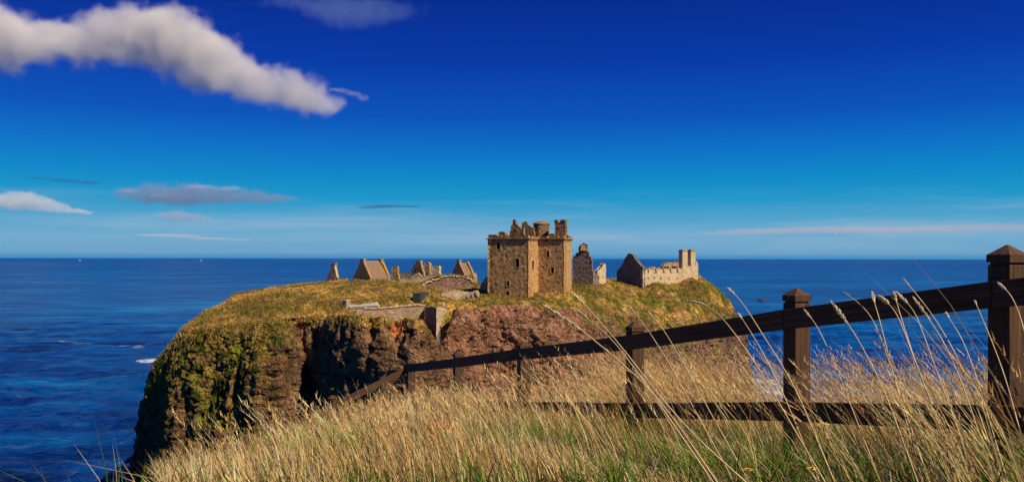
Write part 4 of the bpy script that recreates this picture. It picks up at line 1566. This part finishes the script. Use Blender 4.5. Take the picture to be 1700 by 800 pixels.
def bevel(o, wd=.004):
    b = o.modifiers.new('edge', 'BEVEL')
    b.width = wd
    b.segments = 2
    b.limit_method = 'ANGLE'


def build_fence():
    posts = [(2.035, 3.5), (1.57, 4.7), (.93, 6.4), (.11, 8.3), (-.64, 10.1), (-1.41, 11.9)]
    d = np.array((.36, -.93)) / np.hypot(.36, .93)
    n = np.array((d[1], -d[0]))           # pushes towards the camera side (left)
    base = np.array((.93, 6.4, float(slope_z(.93, 6.4))))
    t = empty('wooden_fence', base, 'dark weathered post-and-rail wooden fence running down the grassy slope', 'fence')
    rail_top = [at(1673, 465, 3.5)[2], at(1323, 512.5, 4.7)[2], at(1055, 556, 6.4)[2], at(868, 579, 8.3)[2], at(757, 595, 10.1)[2], at(682, 606, 11.9)[2]]
    cap_top = [at(1678, 405, 3.5)[2], at(1323, 477, 4.7)[2], at(1055, 533, 6.4)[2], at(868, 566, 8.3)[2], at(757, 582, 10.1)[2], at(682, 594, 11.9)[2]]
    w_ = .102
    rr = random.Random(4)
    for i, (p, ct) in enumerate(zip(posts, cap_top)):
        g0 = float(slope_z(*p)) - .3
        yaw = math.atan2(d[1], d[0])
        lx, ly = rr.uniform(-.006, .006), rr.uniform(-.006, .006)
        def ring(h, s_):
            return [(p[0] + lx * (h - g0) + s_ / 2 * (sx * d[0] + sy * n[0]), p[1] + ly * (h - g0) + s_ / 2 * (sx * d[1] + sy * n[1]), h)
                    for sx, sy in ((-1, -1), (1, -1), (1, 1), (-1, 1))]
        mb = MB().prism(ring(g0, w_), ring(ct - .082, w_))
        po = mb.build('post', M['wood'], t, base)
        rail_uv(po.data, (0, 0, 1))
        bevel(po)
        # cap: thin neck, block, pyramid
        mb = MB()
        mb.prism(ring(ct - .0822, w_ - .014), ring(ct - .072, w_ - .014))
        mb.prism(ring(ct - .072, w_ + .006), ring(ct - .040, w_ + .006))
        mb.prism(ring(ct - .040, w_ + .002), ring(ct, .008))
        cp = mb.build('post_cap', M['wood'], po, base)
        rail_uv(cp.data, (0, 0, 1))
        # bolts that hold the rail
        for rt in (rail_top[i] - .055, rail_top[i] - .555):
            c = np.array(p) + n * (w_ / 2 + .044)
            mb = MB().box((c[0], c[1], rt), (.014, .006, .014), axes=(np.array((*d, 0)), np.array((*n, 0)), np.array((0, 0, 1.))))
            mb.build('bolt', M['hull_dark'], po, base)
    # rails: each length spans the posts, bolted on the camera side
    ext = 2.6
    first = np.array(posts[0]) + (np.array(posts[0]) - np.array(posts[1]))
    pts = [first] + [np.array(p) for p in posts]
    zt = [2 * rail_top[0] - rail_top[1] - .02] + rail_top
    # the unseen first post just outside the frame carries the rails on
    for drop, h in ((0.0, .108), (.505, .105)):
        for i in range(len(pts) - 1):
            if i % 1 == 0:
                a, b = pts[i] + n * (w_ / 2 + .022), pts[i + 1] + n * (w_ / 2 + .022)
                dr = (b - a) / np.linalg.norm(b - a)
                nn = np.array((dr[1], -dr[0]))
                za, zb = zt[i] - drop, zt[i + 1] - drop
                gap = .0015
                a2, b2 = a + dr * gap, b - dr * gap
                if i == len(pts) - 2:
                    b2 = b + dr * .045
                f = lambda q, z_, s_: (q[0] + nn[0] * s_, q[1] + nn[1] * s_, z_)
                mb = MB().prism([f(a2, za - h, -.02), f(b2, zb - h, -.02), f(b2, zb - h, .02), f(a2, za - h, .02)],
                                [f(a2, za, -.02), f(b2, zb, -.02), f(b2, zb, .02), f(a2, za, .02)])
                o = mb.build('rail', M['wood'], t, base)
                rail_uv(o.data, (dr[0], dr[1], (zb - za) / np.linalg.norm(b - a)))
                bevel(o, .003)
    # second run: turns left and drops with the path
    q = [np.array((-1.41, 11.9)), np.array((-2.44, 11.6)), np.array((-3.5, 11.3))]
    zq = [rail_top[-1] - .005, at(553, 668, 11.6)[2], at(430, 732, 11.3)[2]]
    b2 = np.array((-2.44, 11.6, 57.0))
    t2 = empty('wooden_fence', b2, 'brown lower stretch of fence that drops down to the left beyond the last post', 'fence')
    for drop in (0.0, .42):
        for i in range(2):
            a, b = q[i], q[i + 1]
            dr = (b - a) / np.linalg.norm(b - a)
            nn = np.array((-dr[1], dr[0]))
            if nn[1] > 0:
                nn = -nn
            f = lambda p_, z_, s_: (p_[0] + nn[0] * s_, p_[1] + nn[1] * s_, z_)
            za, zb = zq[i] - drop, zq[i + 1] - drop
            a2 = a + dr * (.06 if i == 0 else .002)
            mb = MB().prism([f(a2, za - .095, .055), f(b, zb - .095, .055), f(b, zb - .095, .095), f(a2, za - .095, .095)],
                            [f(a2, za, .055), f(b, zb, .055), f(b, zb, .095), f(a2, za, .095)])
            o = mb.build('rail', M['wood'], t2, b2)
            rail_uv(o.data, (dr[0], dr[1], (zb - za) / np.linalg.norm(b - a)))
            bevel(o, .003)
    for i in (1, 2):
        p = q[i]
        top = zq[i] + .06
        mb = MB()
        mb.box((p[0], p[1], (top + top - 2.2) / 2), (w_, w_, 2.2), rz=-.5)
        po = mb.build('post', M['wood'], t2, b2)
        rail_uv(po.data, (0, 0, 1))
        bevel(po)
        mb = MB()
        r0 = [(p[0] + sx * .055, p[1] + sy * .055, top + .001) for sx, sy in ((-1, -1), (1, -1), (1, 1), (-1, 1))]
        r1 = [(p[0] + sx * .004, p[1] + sy * .004, top + .04) for sx, sy in ((-1, -1), (1, -1), (1, 1), (-1, 1))]
        mb.prism(r0, r1)
        cp = mb.build('post_cap', M['wood'], po, b2)
        rail_uv(cp.data, (0, 0, 1))


M['hull_dark'] = flat_mat('rusty_iron', (0.07, 0.04, 0.03), .6)
build_fence()


# ------------------------------------------------------------------ prominent stalks (countable, closest to the viewer)
def tube(mb, pts, rads, ns=5):
    pts = np.asarray(pts, float)
    T_ = np.gradient(pts, axis=0)
    T_ /= np.linalg.norm(T_, axis=1)[:, None]
    rings = []
    for p, tt, r in zip(pts, T_, rads):
        a = np.cross(tt, (0, 1, 0.1))
        a /= np.linalg.norm(a)
        b = np.cross(tt, a)
        rings.append([p + r * (math.cos(2 * math.pi * k / ns) * a + math.sin(2 * math.pi * k / ns) * b) for k in range(ns)])
    V = [q for r in rings for q in r]
    F = [(i * ns + k, i * ns + (k + 1) % ns, (i + 1) * ns + (k + 1) % ns, (i + 1) * ns + k) for i in range(len(pts) - 1) for k in range(ns)]
    F += [tuple(range(ns))[::-1], tuple(range((len(pts) - 1) * ns, len(pts) * ns))]
    mb.add(V, F)


M['straw_stalk'] = flat_mat('straw_stalk', (0.60, 0.43, 0.22), .6)
M['seed'] = flat_mat('seed_head', (0.62, 0.49, 0.30), .8)


def stalk(way, Y, label, head=0.11, fat=.0055, r=.0020, dY=.35, style=0):
    """way: photo points from tip to root that the stalk leans through; Y distance of the tip"""
    n = len(way)
    P = [at(x, y, Y - dY * i / (n - 1)) for i, (x, y) in enumerate(way)]
    P = P[::-1]
    last = P[0]
    g = float(slope_z(last[0], last[1]))
    # carry the stem on down to the ground along its own direction
    d = (P[0] - P[1]) / np.linalg.norm(P[0] - P[1])
    if last[2] > g:
        s_ = min((last[2] - g) / max(-d[2], .25), 1.4)
        P = [last + d * s_ * 1.02] + [last + d * s_ * .5] + P
    P = np.array(P)
    # resample smooth
    seg = np.r_[0, np.cumsum(np.linalg.norm(np.diff(P, axis=0), axis=1))]
    tt = np.linspace(0, seg[-1], 24)
    Q = np.stack([np.interp(tt, seg, P[:, k]) for k in range(3)], -1)
    for _ in range(3):
        Q[1:-1] = (Q[:-2] + 2 * Q[1:-1] + Q[2:]) / 4
    base = Q[0]
    t = empty('grass_stalk', base, label, 'grass stalk', 'tall dry grass stalks close to the viewer')
    mb = MB()
    tube(mb, Q, np.linspace(r * 1.25, r * .6, len(Q)))
    mb.build('stem', M['straw_stalk'], t, base, True)
    # seed head: overlapping spikelets along the last stretch
    L = seg[-1]
    mb = MB()
    rr = random.Random(int(way[0][0] * 10))
    ns = int(head / .0042)
    for i in range(ns):
        f = i / ns
        s_ = L - head * (1 - f)
        p = np.array([np.interp(s_, tt, Q[:, k]) for k in range(3)])
        p2 = np.array([np.interp(min(L, s_ + .004), tt, Q[:, k]) for k in range(3)])
        p1 = np.array([np.interp(s_ - .004, tt, Q[:, k]) for k in range(3)])
        dd = (p2 - p1) / (np.linalg.norm(p2 - p1) + 1e-9)
        env = math.sin(math.pi * min(1, f * .9 + .1)) ** .6 * (.6 + .4 * math.sin(i * 1.9) ** 2)
        for k in range(3):
            a = rr.uniform(0, 6.28)
            s1 = np.cross(dd, (0, 1, .1))
            s1 /= np.linalg.norm(s1)
            s2 = np.cross(dd, s1)
            o_ = (math.cos(a) * s1 + math.sin(a) * s2)
            q0 = p + o_ * fat * env * .3
            tip = q0 + dd * rr.uniform(.008, .014) + o_ * fat * env
            mid = (q0 + tip) / 2
            wv = np.cross(o_, dd) * .0019
            ov = o_ * .0015
            mb.add([q0, mid + wv, mid - ov, mid - wv, mid + ov, tip], [(0, 1, 2), (0, 2, 3), (0, 3, 4), (0, 4, 1), (5, 2, 1), (5, 3, 2), (5, 4, 3), (5, 1, 4)])
    mb.build('seed_head', M['seed'], t, base)


STALKS = [
    ([(950, 485), (985, 520), (1030, 572), (1090, 650), (1150, 720), (1240, 800)], 2.3, 'longest pale stalk, its tip against the base of the tower', .06, .004),
    ([(905, 508), (950, 535), (1000, 575), (1060, 625), (1110, 680), (1185, 790)], 2.2, 'thick pale stalk crossing low in front of the red cliff left of the longest one', .14, .005),
    ([(956, 512), (990, 540), (1020, 565), (1075, 640), (1130, 720)], 2.5, 'slender stalk running between the two longest stalks', .07, .003),
    ([(1043, 507), (1060, 525), (1075, 545), (1110, 600), (1165, 700)], 3.2, 'stalk whose tip hangs above the third post from the right', .07, .004),
    ([(1076, 517), (1092, 534), (1106, 552), (1150, 630), (1200, 720)], 3.3, 'stalk with a small curved tip above the rail left of the headland end', .07, .004),
    ([(1137, 499), (1165, 500), (1190, 515), (1215, 545), (1260, 610), (1330, 730)], 2.6, 'arching stalk drooping left in front of the green cliff end', .12, .004),
    ([(1208, 478), (1222, 488), (1240, 512), (1270, 560), (1320, 640), (1370, 760)], 2.6, 'stalk with a pointed head standing against the sea right of the headland', .06, .005),
    ([(1226, 519), (1240, 540), (1262, 575), (1300, 650), (1345, 760)], 2.9, 'thin stalk with its tip just above the rail right of the headland', .05, .004),
    ([(1448, 484), (1451, 500), (1458, 520), (1463, 540), (1478, 600), (1500, 680)], 3.0, 'upright cylindrical seed head in front of the rail', .085, .007),
    ([(1458, 490), (1474, 500), (1488, 516), (1500, 545), (1520, 600), (1560, 700)], 2.9, 'fat drooping golden seed head in front of the rail', .085, .009),
    ([(1484, 484), (1490, 505), (1502, 545), (1520, 600), (1565, 720)], 2.95, 'short golden seed head between the drooping one and the pale one', .07, .006),
    ([(1486, 483), (1502, 497), (1518, 512), (1530, 545), (1550, 600), (1590, 710)], 2.8, 'pale hooked seed head in front of the rail', .10, .006),
    ([(1516, 492), (1530, 510), (1550, 540), (1570, 570), (1600, 640), (1640, 760)], 2.8, 'long pale seed head bending over below the rail', .14, .006),
    ([(1380, 500), (1395, 520), (1415, 545), (1440, 590), (1470, 650), (1510, 760)], 2.5, 'thick pale seed head crossing under the rail right of the second post', .13, .007),
    ([(1402, 485), (1430, 503), (1450, 528), (1465, 565), (1490, 640)], 3.1, 'bare thin stalk curving left across the rail', .03, .003),
    ([(1500, 462), (1520, 485), (1550, 523), (1590, 590), (1625, 680), (1660, 790)], 2.6, 'bare greenish stalk reaching above the rail near the right post', .04, .003),
    ([(1570, 518), (1580, 532), (1600, 565), (1620, 620), (1650, 720)], 2.9, 'small dark seed head under the rail near the right post', .05, .006),
    ([(1618, 497), (1628, 520), (1645, 560), (1668, 620), (1690, 700)], 2.9, 'thin stalk just left of the right-hand post', .04, .003),
    ([(1657, 468), (1672, 480), (1684, 496), (1700, 540), (1720, 640)], 2.4, 'pale stalk crossing the near right-hand post', .08, .005),
    ([(1335, 513), (1350, 530), (1362, 550), (1385, 600), (1420, 690)], 3.2, 'stalk leaning over the rail close to the second post', .08, .005),
]
for st in STALKS:
    stalk(st[0], st[1], st[2], st[3], st[4])


# ------------------------------------------------------------------ yellow flowers
def flower(px, py, Y, label):
    p = at(px, py, Y)
    g = float(slope_z(p[0], p[1]))
    base = np.array((p[0] + .02, p[1], min(g, p[2] - .04)))
    t = empty('yellow_flower', base, label, 'flower', 'yellow flowers in the grass')
    mb = MB()
    tube(mb, [base, base * .5 + p * .5 + np.array((.008, 0, 0)), p], [.0016, .0014, .0013])
    mb.build('stem', M['stalk'], t, base)
    mb = MB()
    rr = random.Random(int(px))
    for ringi, (n_, L, tilt) in enumerate(((16, .019, .25), (12, .014, .6), (8, .009, 1.0))):
        for k in range(n_):
            a = 2 * math.pi * (k + .5 * ringi) / n_ + rr.uniform(-.1, .1)
            o_ = np.array((math.cos(a), math.sin(a), 0))
            s_ = np.array((-math.sin(a), math.cos(a), 0)) * .0028
            tip = p + o_ * L * math.cos(tilt) + np.array((0, -.006 * math.cos(a * 0), L * math.sin(tilt)))
            m_ = (p + tip) / 2 + np.array((0, 0, .002))
            mb.add([p, m_ + s_, tip + s_ * .6, tip - s_ * .6, m_ - s_, m_ - np.array((0, 0, .002))], [(0, 1, 4), (1, 2, 3, 4), (0, 5, 1), (0, 4, 5)])
    mb.build('petals', M['petal'], t, base)


flower(1367, 704, 2.9, 'yellow flower nearest the lower rail')
flower(1241, 780, 2.75, 'yellow flower farthest left, low in the grass')
flower(1348, 778, 2.75, 'yellow flower low in the grass, straight below the one by the rail')


# ------------------------------------------------------------------ sea rocks and ships
def skerry():
    c = at(1265, 498, 1220)
    c[2] = 0
    b = (c[0], c[1], 0)
    rr = np.random.default_rng(9)
    V, F = [], []
    nU, nV = 36, 10
    for i in range(nU):
        for j in range(nV):
            a = 2 * math.pi * i / nU
            r = (j / (nV - 1)) * (6.5 + 2 * math.sin(a * 3) + rr.uniform(-.6, .6))
            h = max(0, 1 - j / (nV - 1)) ** .7 * 2.8 * (1 + .5 * math.sin(a * 2 + 1)) + rr.uniform(-.3, .3) - .6
            V.append((c[0] + r * math.cos(a), c[1] + r * math.sin(a) * .8, h))
    o = mesh_obj('sea_rock', np.array(V), grid_faces(nU, nV, True), M['skerry'], None, b)
    tag(o, 'small dark rock breaking the water right of the headland', 'rock')


skerry()


def ship(px, label):
    Y = 16000.0
    c = at(px, HZ, Y)
    b = np.array((c[0], c[1], 0.0))
    t = empty('ship', b, label, 'ship')
    L, B_, H_ = 38.0, 8.0, 6.0
    r0 = [(b[0] - L / 2 + 4, b[1] - B_ / 2, -1), (b[0] + L / 2 - 8, b[1] - B_ / 2, -1), (b[0] + L / 2 - 2, b[1], -1), (b[0] + L / 2 - 8, b[1] + B_ / 2, -1), (b[0] - L / 2 + 4, b[1] + B_ / 2, -1)]
    r1 = [(b[0] - L / 2, b[1] - B_ / 2, H_), (b[0] + L / 2 - 5, b[1] - B_ / 2, H_), (b[0] + L / 2 + 2, b[1], H_ + 1), (b[0] + L / 2 - 5, b[1] + B_ / 2, H_), (b[0] - L / 2, b[1] + B_ / 2, H_)]
    MB().prism(r0, r1).build('hull', M['hull'], t, b)
    MB().box((b[0] - 8, b[1], H_ + 4), (12, 6, 7)).box((b[0] - 8, b[1], H_ + 9), (7, 5, 3)).build('superstructure', M['hull'], t, b)
    mb = MB()
    tube(mb, [(b[0] - 8, b[1], H_ + 14), (b[0] - 8, b[1], H_ + 24)], [.6, .4])
    mb.build('mast', M['hull'], t, b)


ship(133, 'tiny white ship on the horizon, left of the other')
ship(334, 'tiny white ship on the horizon above the left slope of the headland')


# ------------------------------------------------------------------ clouds
def cloud_mat(dens, color, puffs, rmean, lo, hi, amp, nscale, aniso=-0.25):
    """soft-edged vapour: a sum of soft puffs (object space) eaten into by noise"""
    m, t, out = new_mat('cloud_vapour')
    tcx = t.new('ShaderNodeTexCoord')
    pos = tcx.outputs['Object']
    wz = t.new('ShaderNodeTexNoise')
    t.put(wz.inputs['Vector'], pos)
    wz.inputs['Scale'].default_value = .55 / rmean
    wz.inputs['Detail'].default_value = 3
    wv = t.new('ShaderNodeVectorMath', operation='MULTIPLY_ADD')
    t.link(wz.outputs['Color'], wv.inputs[0])
    wv.inputs[1].default_value = (rmean * 1.1,) * 3
    t.link(pos, wv.inputs[2])
    off = np.array((rmean * .55,) * 3)
    total = None
    for c, r in puffs:
        # ((p - c) / r)^2
        mp = t.mapping(wv.outputs[0], scale=tuple(float(1 / q) for q in r), loc=tuple(float(-(cc + oo) / q) for cc, q, oo in zip(c, r, off)))
        dt = t.new('ShaderNodeVectorMath', operation='DOT_PRODUCT')
        t.link(mp, dt.inputs[0])
        t.link(mp, dt.inputs[1])
        ex = t.math('POWER', 0.2, dt.outputs['Value'])
        total = ex if total is None else t.math('ADD', total, ex)
    n1 = t.noise(pos, nscale / rmean, 5, 0.6, 0.2)
    f = t.smooth(t.math('ADD', total, t.math('MULTIPLY', t.math('SUBTRACT', n1, .5), amp)), lo, hi)
    p = t.new('ShaderNodeVolumePrincipled')
    p.inputs['Color'].default_value = (*color, 1)
    p.inputs['Anisotropy'].default_value = aniso
    p.inputs['Density Attribute'].default_value = ''
    t.link(t.math('MULTIPLY', f, dens), p.inputs['Density'])
    t.link(p.outputs[0], out.inputs['Volume'])
    return m


def cloud(label, blobs, Y, dens, color=(.99, .97, .95), lo=.35, hi=.75, depth=.8, amp=1.0, nscale=1.4):
    """blobs: (px, py, rx, ry) in photo pixels at distance Y; one closed hull around all the puffs"""
    import bmesh
    k = Y / FPX
    c0 = at(sum(b[0] for b in blobs) / len(blobs), sum(b[1] for b in blobs) / len(blobs), Y)
    rmean = float(np.mean([min(b[2], b[3]) for b in blobs]) * k)
    rr = np.random.default_rng(int(abs(blobs[0][0])) + 5)
    bm = bmesh.new()
    bmesh.ops.create_icosphere(bm, subdivisions=3, radius=1.0)
    sv = np.array([v_.co[:] for v_ in bm.verts])
    sf = np.array([[v_.index for v_ in f_.verts] for f_ in bm.faces])
    bm.free()
    V, F, puffs = [], [], []
    o0 = 0
    for px, py, rx, ry in blobs:
        c = at(px, py, Y + rr.uniform(-.2, .2) * rx * k * depth) - c0
        rad = np.array((rx, max(rx * depth * .6, ry), ry)) * k
        puffs.append((c, rad))
        V.append(c + sv * (rad * 1.25 + rmean * .35))
        F.append(sf + o0)
        o0 += len(sv)
    m_ = cloud_mat(dens, color, puffs, rmean, lo, hi, amp, nscale)
    o = mesh_obj('cloud', np.concatenate(V), np.concatenate(F), m_)
    o.location = [float(c) for c in c0]
    rm = o.modifiers.new('union', 'REMESH')
    rm.mode = 'VOXEL'
    rm.voxel_size = rmean * .3
    tag(o, label, 'cloud')
    return o


cloud('large grey-white cloud in the upper left that tapers down to the right',
      [(-60, 62, 80, 60), (0, 66, 72, 58), (60, 78, 60, 44), (110, 74, 56, 44), (160, 62, 66, 48), (215, 54, 66, 52), (262, 58, 66, 56),
       (305, 68, 60, 58), (345, 88, 56, 56), (375, 112, 52, 48), (405, 132, 50, 42), (440, 148, 50, 36),
       (480, 156, 54, 42), (522, 163, 46, 36), (550, 172, 24, 18), (260, 92, 60, 34), (330, 128, 46, 28)], 3900, .0125, lo=.40, hi=1.15, amp=1.8, nscale=1.35)
cloud('thin veil of cloud at the top edge left of centre', [(490, 4, 90, 16), (555, 18, 80, 28), (590, 30, 60, 26), (650, 18, 80, 22), (600, 12, 60, 16)], 3700, .0012, (.65, .9, 1.0), lo=.3, hi=1.3, amp=1.6)
cloud('small wisp trailing off the right tip of the large cloud', [(560, 150, 22, 5), (585, 156, 18, 6), (603, 164, 14, 8)], 3950, .008)
cloud('small white cloud with a dark base at the left edge, low over the sea', [(-20, 338, 40, 18), (25, 334, 42, 19), (60, 336, 38, 17), (90, 345, 34, 11), (130, 352, 38, 5)], 13000, .0032)
cloud('flat mauve cloud low in the left sky', [(205, 322, 30, 15), (250, 320, 50, 20), (310, 320, 60, 21), (370, 324, 60, 20), (430, 328, 56, 14), (290, 331, 80, 12), (470, 331, 40, 8)], 12500, .0032, (.40, .46, .66), lo=.4, hi=1.1, amp=2.2)
cloud('pale torn crest lying along the top of the flat mauve cloud', [(215, 318, 24, 7), (262, 325, 26, 6), (330, 311, 40, 7), (385, 314, 34, 6)], 12480, .0024, lo=.4, hi=1.0, amp=1.8)
cloud('small puff under the flat mauve cloud', [(280, 358, 30, 9), (305, 361, 38, 13), (338, 365, 22, 9)], 16000, .0026, (.60, .66, .82), lo=.4, hi=1.0, amp=2.0)
cloud('thin dark streak of cloud left of the tower', [(610, 345, 26, 3), (640, 343, 36, 3.5), (680, 343, 24, 2.5)], 15000, .0034, (.06, .14, .34), lo=.3, hi=.7)
cloud('tiny dark wisp high above the left ruins', [(605, 243, 12, 4), (622, 247, 14, 4)], 9000, .0022, (.03, .08, .26), lo=.3, hi=.7)
cloud('thin dark streak of cloud left of the flat mauve one', [(60, 297, 30, 3), (105, 301, 40, 4), (150, 305, 36, 4)], 13500, .0022, (.06, .14, .34), lo=.3, hi=.8)
cloud('thin pale bar of cloud lowest over the left horizon', [(250, 391, 40, 3), (300, 392, 50, 4), (350, 397, 50, 3), (400, 399, 30, 2.5)], 19000, .0016, (.8, .84, .92), lo=.3, hi=.8)
cloud('long pale streak of cloud low over the right-hand sea',
      [(1190, 387, 50, 3), (1260, 384, 80, 6), (1350, 381, 90, 7.5), (1450, 381, 90, 7), (1550, 379, 90, 7), (1650, 376, 80, 7), (1740, 374, 60, 6)], 19000, .0009, (.95, .95, .97), lo=.2, hi=.8)
